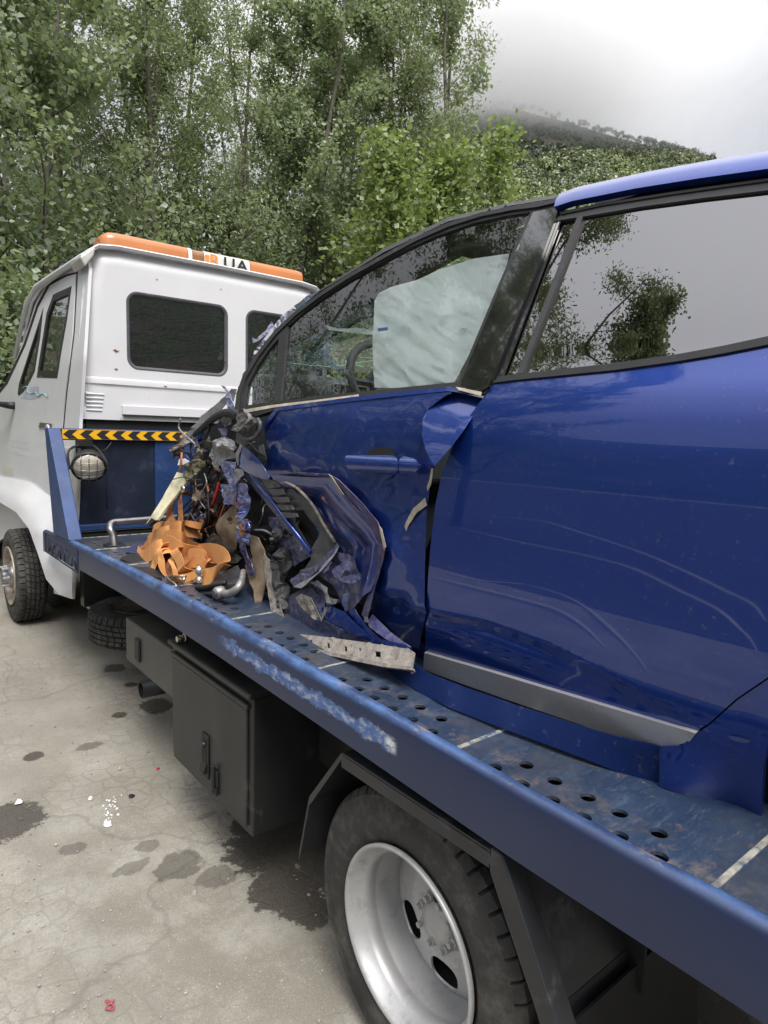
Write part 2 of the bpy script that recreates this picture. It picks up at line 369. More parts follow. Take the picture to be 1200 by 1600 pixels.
def nodes_of(name):
    m = bpy.data.materials.new(name); m.use_nodes = True; return m, m.node_tree.nodes, m.node_tree.links
class NG:
    """small node builder"""
    def __init__(s, name): s.m, s.N, s.L = nodes_of(name); s.b = s.N['Principled BSDF']; s.co = s.N.new('ShaderNodeTexCoord').outputs['Object']
    def noise(s, sc, d=5, r=.6, vec=None, scale=None):
        n = s.N.new('ShaderNodeTexNoise'); n.inputs['Scale'].default_value = sc; n.inputs['Detail'].default_value = d; n.inputs['Roughness'].default_value = r
        v = vec or s.co
        if scale:
            mp = s.N.new('ShaderNodeMapping'); mp.inputs['Scale'].default_value = scale; s.L.new(v, mp.inputs[0]); v = mp.outputs[0]
        s.L.new(v, n.inputs['Vector']); return n.outputs['Fac']
    def ramp(s, f, lo, hi, a=0., b=1.):
        r = s.N.new('ShaderNodeMapRange'); r.clamp = True
        for i, v in ((1, lo), (2, hi), (3, a), (4, b)): r.inputs[i].default_value = v
        s.L.new(f, r.inputs[0]); return r.outputs[0]
    def math(s, op, a, b=None):
        x = s.N.new('ShaderNodeMath'); x.operation = op
        for i, v in ((0, a), (1, b)):
            if v is None: continue
            if isinstance(v, (int, float)): x.inputs[i].default_value = v
            else: s.L.new(v, x.inputs[i])
        return x.outputs[0]
    def mix(s, f, a, c):
        x = s.N.new('ShaderNodeMix'); x.data_type = 'RGBA'
        if isinstance(f, (int, float)): x.inputs[0].default_value = f
        else: s.L.new(f, x.inputs[0])
        for k, v in ((6, a), (7, c)):
            if isinstance(v, tuple): x.inputs[k].default_value = (*v, 1)
            else: s.L.new(v, x.inputs[k])
        return x.outputs[2]
    def xyz(s):
        q = s.N.new('ShaderNodeSeparateXYZ'); s.L.new(s.co, q.inputs[0]); return q.outputs
    def bump(s, h, st=.3, dist=.005):
        b = s.N.new('ShaderNodeBump'); b.inputs['Strength'].default_value = st; b.inputs['Distance'].default_value = dist
        s.L.new(h, b.inputs['Height']); s.L.new(b.outputs[0], s.b.inputs['Normal'])
    def done(s, col, rough=None):
        s.L.new(col, s.b.inputs['Base Color'])
        if rough is not None:
            if isinstance(rough, (int, float)): s.b.inputs['Roughness'].default_value = rough
            else: s.L.new(rough, s.b.inputs['Roughness'])
        return s.m

def make_rail():
    g = NG('scratched_blue_rail'); x, y, z = g.xyz()
    c = g.mix(g.ramp(g.noise(3), .3, .7), (.013, .021, .058), (.018, .028, .070))
    # long scuff that runs down the face
    w1 = g.noise(5.5, 3, .6, scale=(0, 1, 0)); w2 = g.noise(9, 4, .6, scale=(0, 1, 0)); fine = g.noise(110, 8, .75, scale=(1, .28, 1)); mid = g.noise(26, 7, .75, scale=(1, .45, 1))
    zc = g.math('ADD', g.math('ADD', g.math('MULTIPLY', y, .015), .792), g.math('MULTIPLY', w1, .032))
    hw = g.math('ADD', g.math('MULTIPLY', w2, .050), -.002)
    along = g.math('MULTIPLY', g.ramp(y, -.15, -.12), g.ramp(y, .82, .70))
    d = g.math('DIVIDE', g.math('ABSOLUTE', g.math('SUBTRACT', z, zc)), hw)
    d = g.math('ADD', d, g.math('ADD', g.math('MULTIPLY', g.math('SUBTRACT', fine, .5), 1.7), g.math('MULTIPLY', g.math('SUBTRACT', mid, .5), 2.2)))
    f = g.math('MULTIPLY', g.ramp(d, .95, .70), along); n = fine
    sc = g.mix(g.ramp(g.noise(55, 7, .7, scale=(1, .5, 1)), .48, .64), (.055, .11, .27), (.30, .32, .38))
    c = g.mix(f, c, sc)
    tip = g.math('MULTIPLY', g.ramp(g.math('ABSOLUTE', g.math('SUBTRACT', y, -.122)), .026, .008), g.ramp(g.math('ABSOLUTE', g.math('SUBTRACT', z, .808)), .024, .006))
    c = g.mix(g.math('MULTIPLY', tip, g.ramp(n, .42, .55)), c, (.62, .60, .56))
    # top lip: sky sheen painted in as lighter blue, with worn spots
    lip = g.ramp(z, .858, .874)
    lw = g.noise(9, 9, .75, scale=(1, .5, 1))
    c = g.mix(g.math('MULTIPLY', lip, g.ramp(lw, .40, .62, .15, .75)), c, (.10, .20, .44))
    c = g.mix(g.math('MULTIPLY', lip, g.ramp(g.noise(22, 9, .75, scale=(1, .35, 1)), .57, .66)), c, (.30, .24, .19))
    g.bump(g.noise(30, 4), .08)
    return g.done(c, g.ramp(f, 0, 1, .34, .6))
rail_m = make_rail()
def make_deck():
    g = NG('worn_blue_deck'); x, y, z = g.xyz()
    c = g.mix(g.ramp(g.noise(6, 6), .3, .7), (.013, .024, .050), (.022, .042, .085))
    c = g.mix(g.ramp(g.noise(14, 10, .8, scale=(.6, 2.0, 1)), .52, .70), c, (.05, .075, .12))
    c = g.mix(g.ramp(g.noise(26, 10, .8), .57, .68), c, (.13, .085, .06))
    c = g.mix(g.ramp(g.noise(7, 10, .8), .62, .7), c, (.30, .26, .22))
    c = g.mix(g.ramp(g.noise(60, 8, .8, scale=(.35, 1.6, 1)), .56, .70, 0, .6), c, (.12, .135, .16))
    c = g.mix(g.math('MULTIPLY', g.ramp(g.noise(18, 9, .75), .50, .64), g.ramp(x, .22, .05, 0, .8)), c, (.16, .13, .105))
    c = g.mix(g.math('MULTIPLY', g.ramp(g.noise(5, 8, .7), .45, .6), .55), c, (.045, .047, .052))
    fw = g.math('MULTIPLY', g.ramp(y, .7, 1.9), g.ramp(g.noise(5, 8, .7), .42, .56))
    c = g.mix(g.math('MULTIPLY', fw, .75), c, (.06, .055, .055))
    g.bump(g.noise(25, 8), .25, .004)
    return g.done(c, g.ramp(g.noise(12), .3, .7, .30, .55))
deck_m = make_deck()

STAINS = [  # x, y, radius, stretch, strength: oil and water marks on the lot
]
def make_ground():
    g = NG('oily_concrete'); x, y, z = g.xyz()
    c = g.mix(g.ramp(g.noise(.9, 8, .6), .3, .7), (.175, .16, .128), (.28, .26, .215))
    c = g.mix(g.ramp(g.noise(3.5, 10, .7), .45, .7), c, (.335, .32, .28))
    c = g.mix(g.ramp(g.noise(90, 6, .75), .5, .72, 0, .75), c, (.16, .15, .135))
    c = g.mix(g.ramp(g.noise(240, 3, .7), .58, .72, 0, .6), c, (.62, .61, .58))
    c = g.mix(g.math('MULTIPLY', g.ramp(y, 1.6, 2.6), .45), c, (.22, .20, .17))
    # alligator cracking
    wv = g.N.new('ShaderNodeVectorMath'); wv.operation = 'ADD'
    nn = g.N.new('ShaderNodeTexNoise'); nn.inputs['Scale'].default_value = 5; nn.inputs['Detail'].default_value = 4; g.L.new(g.co, nn.inputs['Vector'])
    sc = g.N.new('ShaderNodeVectorMath'); sc.operation = 'SCALE'; sc.inputs['Scale'].default_value = .09; g.L.new(nn.outputs['Color'], sc.inputs[0])
    g.L.new(g.co, wv.inputs[0]); g.L.new(sc.outputs[0], wv.inputs[1])
    vo = g.N.new('ShaderNodeTexVoronoi'); vo.feature = 'DISTANCE_TO_EDGE'; vo.inputs['Scale'].default_value = 11; vo.inputs['Randomness'].default_value = .55
    g.L.new(wv.outputs[0], vo.inputs['Vector'])
    cells = g.math('MULTIPLY', g.ramp(vo.outputs['Distance'], .070, .012), g.ramp(g.noise(1.1, 3), .40, .58))
    c = g.mix(g.math('MULTIPLY', cells, .42), c, (.15, .135, .11))
    vb = g.N.new('ShaderNodeTexVoronoi'); vb.feature = 'DISTANCE_TO_EDGE'; vb.inputs['Scale'].default_value = .55; vb.inputs['Randomness'].default_value = 1
    wb = g.N.new('ShaderNodeVectorMath'); wb.operation = 'ADD'; sb_ = g.N.new('ShaderNodeVectorMath'); sb_.operation = 'SCALE'; sb_.inputs['Scale'].default_value = .5
    nb = g.N.new('ShaderNodeTexNoise'); nb.inputs['Scale'].default_value = 2.2; nb.inputs['Detail'].default_value = 7; g.L.new(g.co, nb.inputs['Vector']); g.L.new(nb.outputs['Color'], sb_.inputs[0])
    g.L.new(g.co, wb.inputs[0]); g.L.new(sb_.outputs[0], wb.inputs[1]); g.L.new(wb.outputs[0], vb.inputs['Vector'])
    c = g.mix(g.ramp(vb.outputs['Distance'], .007, .002, 0, .35), c, (.11, .10, .085))
    # faint tyre tracks along the truck
    tr = g.math('ADD', g.ramp(g.math('ABSOLUTE', g.math('ADD', x, .42)), .15, .06), g.ramp(g.math('ABSOLUTE', g.math('ADD', x, 1.5)), .15, .06))
    c = g.mix(g.math('MULTIPLY', tr, g.ramp(g.noise(6, 7, .7, scale=(1, .15, 1)), .42, .65, 0, .38)), c, (.16, .15, .13))
    # stains
    wet = None
    dn = g.noise(14, 6, .65); dn2 = g.noise(45, 4, .7)
    for (sx, sy, r, kx, st) in STAINS:
        dx = g.math('MULTIPLY', g.math('SUBTRACT', x, sx), 1 / r); dy = g.math('MULTIPLY', g.math('SUBTRACT', y, sy), 1 / (r * kx))
        d = g.math('ADD', g.math('MULTIPLY', dx, dx), g.math('MULTIPLY', dy, dy))
        d = g.math('ADD', g.math('SQRT', d), g.math('ADD', g.math('MULTIPLY', g.math('SUBTRACT', dn, .5), 1.25), g.math('MULTIPLY', g.math('SUBTRACT', dn2, .5), .9)))
        f = g.ramp(d, 1.04, .92, 0, st)
        wet = f if wet is None else g.math('MAXIMUM', wet, f)
    sp = g.math('MULTIPLY', g.ramp(g.noise(7, 10, .75), .595, .65), g.ramp(g.noise(1.3, 2), .45, .6, 0, .6))
    wet = g.math('MAXIMUM', wet, g.math('MULTIPLY', sp, .7))
    c = g.mix(wet, c, g.mix(g.ramp(g.noise(160, 5, .7), .45, .7), (.042, .035, .028), (.10, .088, .072)))
    h = g.math('ADD', g.noise(120, 5, .7), g.math('ADD', g.math('MULTIPLY', g.noise(7, 5), 1.2), g.math('MULTIPLY', cells, -.7)))
    g.bump(h, .5, .006)
    return g.done(c, g.ramp(wet, 0, 1, .9, .55))
def stain(px, py, r, k=1., st=.9):
    p = onZ(px, py, GZ); STAINS.append((p[0], p[1], r, k, st))
stain(5, 1288, .15, 1.0); stain(280, 1357, .09, .9, .6); stain(338, 1374, .07, .9, .55)
stain(245, 1108, .09, 1.3); stain(205, 1360, .07, .5, .5); stain(113, 1330, .05, .8, .55); stain(230, 1325, .045, .9, .5)
stain(53, 1186, .045, 1); stain(140, 1170, .06, .7, .6); stain(187, 1122, .04); stain(180, 1050, .07, 1.2, .8); stain(205, 1075, .04)
stain(470, 1290, .27, 1.2, .93); stain(420, 1330, .16, 1.1, .93); stain(440, 1390, .12, 1.0, .93); stain(560, 1350, .25, 1.2, .9); stain(400, 1295, .10, 1.2, .93); stain(480, 1420, .10, 1.0, .93)
stain(320, 1280, .05, .4, .45)
stain(1050, 1540, .12, 2.0, .6); stain(1000, 1530, .08, 2.0, .7); stain(1110, 1580, .08, 1.0, .6)
ground_m = make_ground()

def make_leaf(name, dark_c, light_c, under, trans=.35):
    m, N, L = nodes_of(name); b = N['Principled BSDF']
    at = N.new('ShaderNodeAttribute'); at.attribute_name = 'tint'
    cr = N.new('ShaderNodeMix'); cr.data_type = 'RGBA'; L.new(at.outputs['Fac'], cr.inputs[0])
    cr.inputs[6].default_value = (*dark_c, 1); cr.inputs[7].default_value = (*light_c, 1)
    ge = N.new('ShaderNodeNewGeometry'); mb = N.new('ShaderNodeMix'); mb.data_type = 'RGBA'
    L.new(ge.outputs['Backfacing'], mb.inputs[0]); L.new(cr.outputs[2], mb.inputs[6]); mb.inputs[7].default_value = (*under, 1)
    L.new(mb.outputs[2], b.inputs['Base Color']); b.inputs['Roughness'].default_value = .38; b.inputs['Specular IOR Level'].default_value = .6
    tr = N.new('ShaderNodeBsdfTranslucent'); L.new(cr.outputs[2], tr.inputs[0])
    ms = N.new('ShaderNodeMixShader'); ms.inputs[0].default_value = trans
    L.new(b.outputs[0], ms.inputs[1]); L.new(tr.outputs[0], ms.inputs[2]); L.new(ms.outputs[0], N['Material Output'].inputs[0]); return m
leaf_poplar = make_leaf('poplar_leaves', (.155, .215, .085), (.33, .40, .185), (.34, .40, .28), .52)
leaf_willow = make_leaf('willow_leaves', (.160, .212, .085), (.31, .375, .165), (.31, .36, .22), .52)
leaf_young = make_leaf('young_poplar_leaves', (.15, .215, .05), (.28, .36, .095), (.28, .36, .15), .5)
leaf_far = make_leaf('hillside_leaves', (.050, .066, .046), (.20, .255, .075), (.10, .13, .06), .2)

# ---------------------------------------------------------------- setting: ground, hill
def build_ground():
    xs = np.concatenate([np.linspace(-600, -20, 14), np.linspace(-16, 20, 73), np.linspace(26, 600, 14)])
    ys = np.concatenate([np.linspace(-600, -20, 14), np.linspace(-16, 26, 85), np.linspace(32, 700, 14)])
    V = [(x, y, gz(x, y) + .012 * noise.noise(Vector((x * .5, y * .5, 3.1))) * (1 if abs(x) < 25 and abs(y) < 30 else 0)) for y in ys for x in xs]
    n = len(xs)
    F = [(j * n + i, j * n + i + 1, (j + 1) * n + i + 1, (j + 1) * n + i) for j in range(len(ys) - 1) for i in range(n - 1)]
    tag(mesh('ground', V, F, ground_m, smooth=True), kind='structure')
build_ground()

def az_el(px, py):
    d = ray(px, py); return math.atan2(d[0], d[1]), math.atan2(d[2], math.hypot(d[0], d[1]))
_rp = [(-300, 440), (0, 420), (300, 390), (480, 320), (600, 250), (700, 175), (790, 160), (880, 182), (960, 205), (1040, 226), (1110, 254), (1200, 292), (1320, 340), (1500, 400), (1800, 470)]
_ra = [az_el(*p) for p in _rp]; R_AZ = [a for a, e in _ra] + [2.2, 3.2, 4.2, 5.2]; R_EL = [e for a, e in _ra] + [.18, .24, .30, .26]
R_AZ = [R_AZ[0] - .5] + R_AZ; R_EL = [.30] + R_EL
def ridge_el(a):
    lo = R_AZ[0]
    a = (a - lo) % (2 * math.pi) + lo
    return np.interp(a, R_AZ + [lo + 2 * math.pi], R_EL + [R_EL[0]])
D0, D1 = 110., 430.
def hill_pt(a, s):
    d = D0 + (D1 - D0) * s
    h = D1 * math.tan(ridge_el(a)) * (s ** 1.15 if s <= 1 else 1 - (s - 1) * 1.4)
    x, y = CAMP[0] + d * math.sin(a), CAMP[1] + d * math.cos(a)
    h += 5 * noise.noise(Vector((x * .02, y * .02, 0))) * min(1, s * 3) * (1 if s < .97 else .3)
    return (x, y, 1.5 + h * 1. - 3 * (1 - min(s, 1)))
g = NG('forest_hillside'); x_, y_, z_ = g.xyz()
cc = g.mix(g.ramp(g.noise(.09, 6), .35, .65), (.022, .036, .022), (.05, .075, .026))
cc = g.mix(g.ramp(g.noise(.03, 4, .6), .55, .66), cc, (.085, .070, .055))
g.bump(g.noise(.25, 6), 1., 4.)
hill_m = g.done(cc, .95)
NA, NS = 220, 26
HV = [hill_pt(2 * math.pi * i / NA, s * 1.35 / (NS - 1)) for s in range(NS) for i in range(NA)]
HF = [(s * NA + i, s * NA + (i + 1) % NA, (s + 1) * NA + (i + 1) % NA, (s + 1) * NA + i) for s in range(NS - 1) for i in range(NA)]
tag(mesh('hill', HV, HF, hill_m, smooth=True), kind='structure')

def hill_forest():
    V = []; F = []; T = []; n0 = 0
    a0, a1 = az_el(560, 200)[0], az_el(1300, 300)[0]
    NT = 6500
    for k in range(NT):
        s = rnd.uniform(.10, 1.02) ** .85; a = rnd.uniform(a0, a1)
        p = np.array(hill_pt(a, s))
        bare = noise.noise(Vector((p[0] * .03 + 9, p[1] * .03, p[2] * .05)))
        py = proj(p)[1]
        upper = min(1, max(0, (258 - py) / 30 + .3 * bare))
        if upper > .5 and bare > .12 and rnd.random() < .6: continue
        r = rnd.uniform(1.6, 3.4) * (1 - .45 * upper); hgt = r * rnd.uniform(1.1, 1.6)
        m = 90
        u = npr.normal(0, 1, (m, 3)); u /= np.linalg.norm(u, axis=1)[:, None]; u[:, 2] = np.abs(u[:, 2]) * 1.0 - .25
        rad = npr.uniform(.55, 1.12, m)[:, None] * (1 + .25 * np.sin(u[:, :1] * 5 + k) * np.cos(u[:, 1:2] * 4 + k))
        c = p + np.array([0, 0, hgt * .5]) + u * rad * np.array([r, r, hgt])
        t1 = np.cross(u, npr.normal(0, 1, (m, 3))); t1 /= np.linalg.norm(t1, axis=1)[:, None] + 1e-9
        t2 = np.cross(u, t1) + u * npr.normal(0, .4, (m, 1)); sz = npr.uniform(.10, .24, m)[:, None] * r
        q = np.stack([c - t1 * sz - t2 * sz * .7, c + t1 * sz - t2 * sz * .5, c + t1 * sz * .6 + t2 * sz, c - t1 * sz * .8 + t2 * sz * .8], 1).reshape(-1, 3)
        V.append(q); F.append(np.arange(m * 4).reshape(m, 4) + n0); n0 += m * 4
        big = noise.noise(Vector((p[0] * .04, p[1] * .04, 4.)))
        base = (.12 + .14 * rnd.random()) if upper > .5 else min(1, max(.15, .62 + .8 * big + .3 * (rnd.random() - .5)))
        T.append(np.repeat(np.clip(base + npr.normal(0, .08, m), 0, 1), 4))
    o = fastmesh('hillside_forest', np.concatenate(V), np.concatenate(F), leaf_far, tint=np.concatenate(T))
    tag(o, 'dense green forest covering the misty hillside', 'forest', kind='stuff')
hill_forest()

# low cloud that swallows the hilltop: nested banks of mist
def mist():
    vols = []
    a, e = az_el(745, 106)
    d = 415
    c = np.array([CAMP[0] + d * math.sin(a), CAMP[1] + d * math.cos(a), 1.5 + d * math.tan(e)])
    fw = np.array([math.sin(a), math.cos(a), 0]); rt = np.array([math.cos(a), -math.sin(a), 0])
    for k, (sx, sy, sz, den) in enumerate([(205, 140, 78, .0012), (188, 132, 71, .0016), (172, 124, 64, .0022), (156, 116, 57, .003), (140, 108, 50, .0045), (124, 100, 43, .0075), (108, 90, 36, .010), (92, 80, 29, .012)]):
        V = []; F = []; nu, nv = 48, 24
        for j in range(nv + 1):
            th = math.pi * j / nv
            for i in range(nu):
                ph = 2 * math.pi * i / nu
                u = np.array([math.sin(th) * math.cos(ph), math.sin(th) * math.sin(ph), math.cos(th)])
                f = 1 + .20 * noise.noise(Vector(u * 3.0 + np.array([k * .15, 0, 0]))) + .12 * noise.noise(Vector(u * 7 + np.array([k * .3, 4, 0])))
                V.append(c + f * (rt * u[0] * sx + fw * u[1] * sy + np.array([0, 0, u[2] * sz])))
        for j in range(nv):
            for i in range(nu): F.append((j * nu + i, (j + 1) * nu + i, (j + 1) * nu + (i + 1) % nu, j * nu + (i + 1) % nu))
        m = bpy.data.materials.new('mist'); m.use_nodes = True; N = m.node_tree.nodes; N.clear()
        vo = N.new('ShaderNodeVolumePrincipled'); vo.inputs['Color'].default_value = (.998, .998, 1, 1); vo.inputs['Density'].default_value = den
        ou = N.new('ShaderNodeOutputMaterial'); m.node_tree.links.new(vo.outputs[0], ou.inputs['Volume'])
        o = mesh('low_cloud', V, F, m); tag(o, 'bank of low grey cloud hiding the hilltop', 'cloud', 'banks of low cloud on the hilltop', 'stuff')
mist()

# ---------------------------------------------------------------- trees
def tree_mesh(seed, H, R, nleaf, ls, stems=1, lean=(0, 0), low=.12, narrow=.5, spread=.16, aspect=.8, droop=0.):
    g = np.random.default_rng(seed); mb = MB(); pts = []
    for s in range(stems):
        az = g.uniform(0, 6.28); off = np.array([math.cos(az), math.sin(az), 0]) * (0.15 if stems > 1 else 0)
        tilt = np.array([lean[0], lean[1], 0]) + (np.array([math.cos(az), math.sin(az), 0]) * g.uniform(.04, .16) if stems > 1 else 0)
        hh = H * g.uniform(.82, 1.0)
        path = []
        for i in range(9):
            t = i / 8; path.append(off + np.array([0, 0, hh * t]) + tilt * hh * t + np.array([g.normal(0, .06), g.normal(0, .06), 0]) * (t > 0) * H / 8)
        r0 = .0062 * H + .015
        mb.tube(path, [r0 * (1 - .88 * i / 8) for i in range(9)], 7)
        P = np.array(path)
        nl = int(26 / stems ** .5)
        for l in range(nl):
            t = low + (1 - low) * ((l + g.random()) / nl) ** .9; t = min(t, .98)
            b = np.array([np.interp(t * 8, range(9), P[:, k]) for k in range(3)])
            prof = math.sin(math.pi * min(1, .18 + .82 * t) ** .8) ** .6 * (1 - narrow * t)
            L = R * max(.18, prof) * g.uniform(.65, 1.15)
            a = l * 2.4 + g.uniform(-.5, .5); el = g.uniform(.35, .95)
            d = np.array([math.cos(a) * math.cos(el), math.sin(a) * math.cos(el), math.sin(el)])
            lp = [b]
            for i in range(5):
                d = d + np.array([g.normal(0, .13), g.normal(0, .13), .10 - droop]); d /= np.linalg.norm(d); lp.append(lp[-1] + d * L / 5)
            rr = max(.008, r0 * (1 - t) * .42)
            mb.tube(lp, [rr * (1 - .8 * i / 5) for i in range(6)], 5)
            for i in range(1, 6): pts.append((lp[i - 1] * .5 + lp[i] * .5, .4 + .12 * i))
            for w_ in range(9):
                k = 1 + int(g.integers(0, 5)); a2 = g.uniform(0, 6.28); e2 = g.uniform(-.3, .9) - droop
                dd = np.array([math.cos(a2) * math.cos(e2), math.sin(a2) * math.cos(e2), math.sin(e2)]) * .7 + d * .5
                tl = L * g.uniform(.22, .5); tp = [lp[k], lp[k] + dd * tl * .5, lp[k] + dd * tl + np.array([0, 0, .05 - droop * tl])]
                mb.tube(tp, [rr * .35, rr * .25, .003], 3, cap=False)
                for q in (.25, .5, .75, 1.0): pts.append((tp[0] + (tp[2] - tp[0]) * q, 1.0 + q))
    C = np.array([p for p, w_ in pts]); W = np.array([w_ for p, w_ in pts]); W /= W.sum()
    clump = np.clip(g.normal(.5, .22, len(C)), 0, 1)
    idx = g.choice(len(C), nleaf, p=W)
    pos = C[idx] + g.normal(0, spread, (nleaf, 3)) * np.array([1, 1, .85])
    n = g.normal(0, 1, (nleaf, 3)) * .75 + np.array([0, 0, .55]); n /= np.linalg.norm(n, axis=1)[:, None]
    ax = np.cross(n, g.normal(0, 1, (nleaf, 3))); ax /= np.linalg.norm(ax, axis=1)[:, None] + 1e-9; ax[:, 2] -= .5 * (.3 + droop); ax /= np.linalg.norm(ax, axis=1)[:, None]
    sd = np.cross(n, ax); sd /= np.linalg.norm(sd, axis=1)[:, None] + 1e-9
    sz = ls * g.uniform(.55, 1.15, (nleaf, 1))
    V = np.stack([pos, pos + ax * sz * .38 + sd * sz * aspect * .5 + n * sz * .08, pos + ax * sz, pos + ax * sz * .38 - sd * sz * aspect * .5 + n * sz * .08], 1).reshape(-1, 3)
    b4 = np.arange(nleaf)[:, None] * 4
    F = np.concatenate([b4 + np.array([[0, 1, 2]]), b4 + np.array([[0, 2, 3]])], 1).reshape(-1, 3)
    T = np.repeat(np.clip(clump[idx] * .75 + g.uniform(0, .35, nleaf) , 0, 1), 4)
    return mb, V, F, T
TREES = {}
def proto(key, leafmat, *a, **k): TREES[key] = (tree_mesh(*a, **k), leafmat, {})
proto('near_poplar', leaf_poplar, 11, 9.5, 2.3, 25000, .098, stems=2, low=.08, spread=.11, narrow=.3)
proto('poplar', leaf_poplar, 12, 12.5, 2.3, 30000, .085, low=.08, spread=.11)
proto('poplar2', leaf_poplar, 13, 11.5, 2.0, 27000, .082, stems=2, low=.05, spread=.10, lean=(.05, 0))
proto('willow', leaf_willow, 14, 11.0, 2.6, 30000, .085, stems=3, low=.06, spread=.12, aspect=.34, droop=.12)
proto('willow2', leaf_willow, 15, 10.0, 2.5, 28000, .085, stems=3, low=.04, spread=.12, aspect=.36, droop=.08)
proto('young', leaf_young, 16, 5.2, 1.2, 7000, .085, low=.08, spread=.15)
proto('slim', leaf_young, 17, 6.4, .75, 3600, .095, low=.05, spread=.13, narrow=.65)
proto('bush', leaf_poplar, 18, 3.2, 1.7, 10000, .085, stems=4, low=.03, spread=.17)
def put_tree(key, x, y, label, name='poplar_tree', rz=0., sc=1., group='trees beyond the tow truck', cat='tree'):
    (mb, V, F, T), lm, cache = TREES[key]
    r = empty(name, (x, y, gz(x, y) - .05), label, cat, group); r.rotation_euler = (0, 0, rz); r.scale = (sc, sc, sc)
    if not cache:
        t = mb.out('trunk', bark, smooth=True); c = fastmesh('crown', V, F, lm, tint=T); cache['t'] = t; cache['c'] = c
    else:
        t = cache['t'].copy(); c = cache['c'].copy(); COL.objects.link(t); COL.objects.link(c)
    for o in (t, c): o.parent = r; o.matrix_parent_inverse = Matrix.Identity(4)
    return r
def at(px, dist):
    d = ray(px, 690); d = d / math.hypot(d[0], d[1]); return CAMP[0] + d[0] * dist, CAMP[1] + d[1] * dist
TL = [  # prototype, pixel column, distance, turn, scale, name, label
 ('near_poplar', 10, 9.6, .4, 1.0, 'poplar_tree', 'big leaved poplar at the left edge, nearest the truck cab door'),
 ('willow', 175, 12.5, 1.0, 1.08, 'willow_tree', 'fine leaved willow with dark slanting stems behind the left end of the light bar'),
 ('willow2', 300, 13.0, 2.0, 1.12, 'willow_tree', 'thin leaved willow rising behind the middle of the light bar'),
 ('poplar2', 385, 12.3, .2, 1.0, 'poplar_tree', 'tall poplar with two trunks behind the right end of the light bar'),
 ('poplar', 500, 13.4, 2.6, 1.0, 'poplar_tree', 'tall silvery poplar behind the gap between truck cab and wrecked car'),
 ('willow', 585, 14.8, 3.4, 1.0, 'willow_tree', 'airy willow with sky gaps left of the open sky'),
 ('poplar2', 625, 16.2, 4.4, 1.12, 'poplar_tree', 'rightmost tall poplar standing against the cloudy sky'),
 ('young', 600, 10.8, 0, 1.28, 'young_poplar_tree', 'yellow green young poplar just above the wrecked car windscreen pillar'),
 ('young', 680, 12.0, 2, 1.35, 'young_poplar_tree', 'yellow green sapling above the wrecked car front door frame'),
 ('slim', 762, 11.5, 1, 1.2, 'young_poplar_tree', 'slim pointed poplar sapling in front of the misty hill'),
 ('bush', 728, 11.0, 1, 1.5, 'poplar_shrub', 'low leafy shrub at the foot of the slim sapling'),
 ('bush', 815, 13.5, 3, 1.5, 'poplar_shrub', 'pale shrub peeping over the wrecked car roof'),
 ('bush', 25, 9.0, 4, 1.0, 'poplar_shrub', 'dense green shrub beside the truck cab windscreen'),
 ('bush', -30, 10.2, 5, 1.3, 'poplar_shrub', 'leafy undergrowth shrub at the left edge behind the cab'),
 ('bush', 120, 12.5, 2.2, 1.4, 'poplar_shrub', 'shaded shrub behind the truck cab roof, left'),
 ('bush', 420, 14.5, 3.1, 1.6, 'poplar_shrub', 'shaded shrub low behind the right end of the light bar'),
 ('willow2', 125, 15.2, 3.6, 1.15, 'willow_tree', 'fine leaved willow between the left edge poplar and the light bar end'),
 ('willow', 655, 14.2, 2.6, 1.12, 'willow_tree', 'airy willow whose top reaches into the open sky beside the rightmost poplar'),
 ('poplar2', 215, 15.5, 5.2, 1.05, 'poplar_tree', 'poplar with a forked trunk in the gap left of the light bar middle'),
 ('willow2', 465, 16.5, 1.1, 1.25, 'willow_tree', 'pale willow filling the gap between the two tall poplars over the wreck'),
 ('bush', 250, 14.0, .4, 1.9, 'poplar_shrub', 'tall shaded shrub just above the middle of the light bar'),
 ('bush', 560, 13.5, 5.4, 1.7, 'poplar_shrub', 'pale shrub between the cab roof corner and the wrecked car pillar'),
 ('poplar', 90, 17.0, 1.2, 1.0, 'poplar_tree', 'tall poplar in the second row at upper left'),
 ('willow2', 420, 18.0, 4.1, 1.2, 'willow_tree', 'willow in the second row above the light bar'),
]
for key, px, dist, rz, sc, nm, lab in TL:
    x, y = at(px, dist); put_tree(key, x, y, lab, nm, rz, sc, cat='shrub' if 'shrub' in nm else 'tree')
for k, (x, y, key, rz, sc) in enumerate([(-2.9, 10.4, 'willow2', .3, 1.3), (-4.1, 9.0, 'poplar2', 1.9, 1.3), (-5.2, 7.4, 'willow', 1.3, 1.36), (-6.4, 6.6, 'poplar', 4.3, 1.12)]):
    put_tree(key, x, y, ['willow mirrored in the lower left of the car front window', 'forked poplar mirrored near the top of the car front window', 'willow mirrored beside the divider at the left of the car rear window', 'round crowned poplar mirrored in the middle of the car rear window'][k], 'poplar_tree' if 'pop' in key else 'willow_tree', rz, sc, 'trees reflected in the car windows')

# ---------------------------------------------------------------- the tow truck
truck = empty('tow_truck', (1.1, 1.5, GZ), 'white cab tow truck with a long blue flatbed and orange light bar, carrying the wreck', 'tow truck')
TR = truck
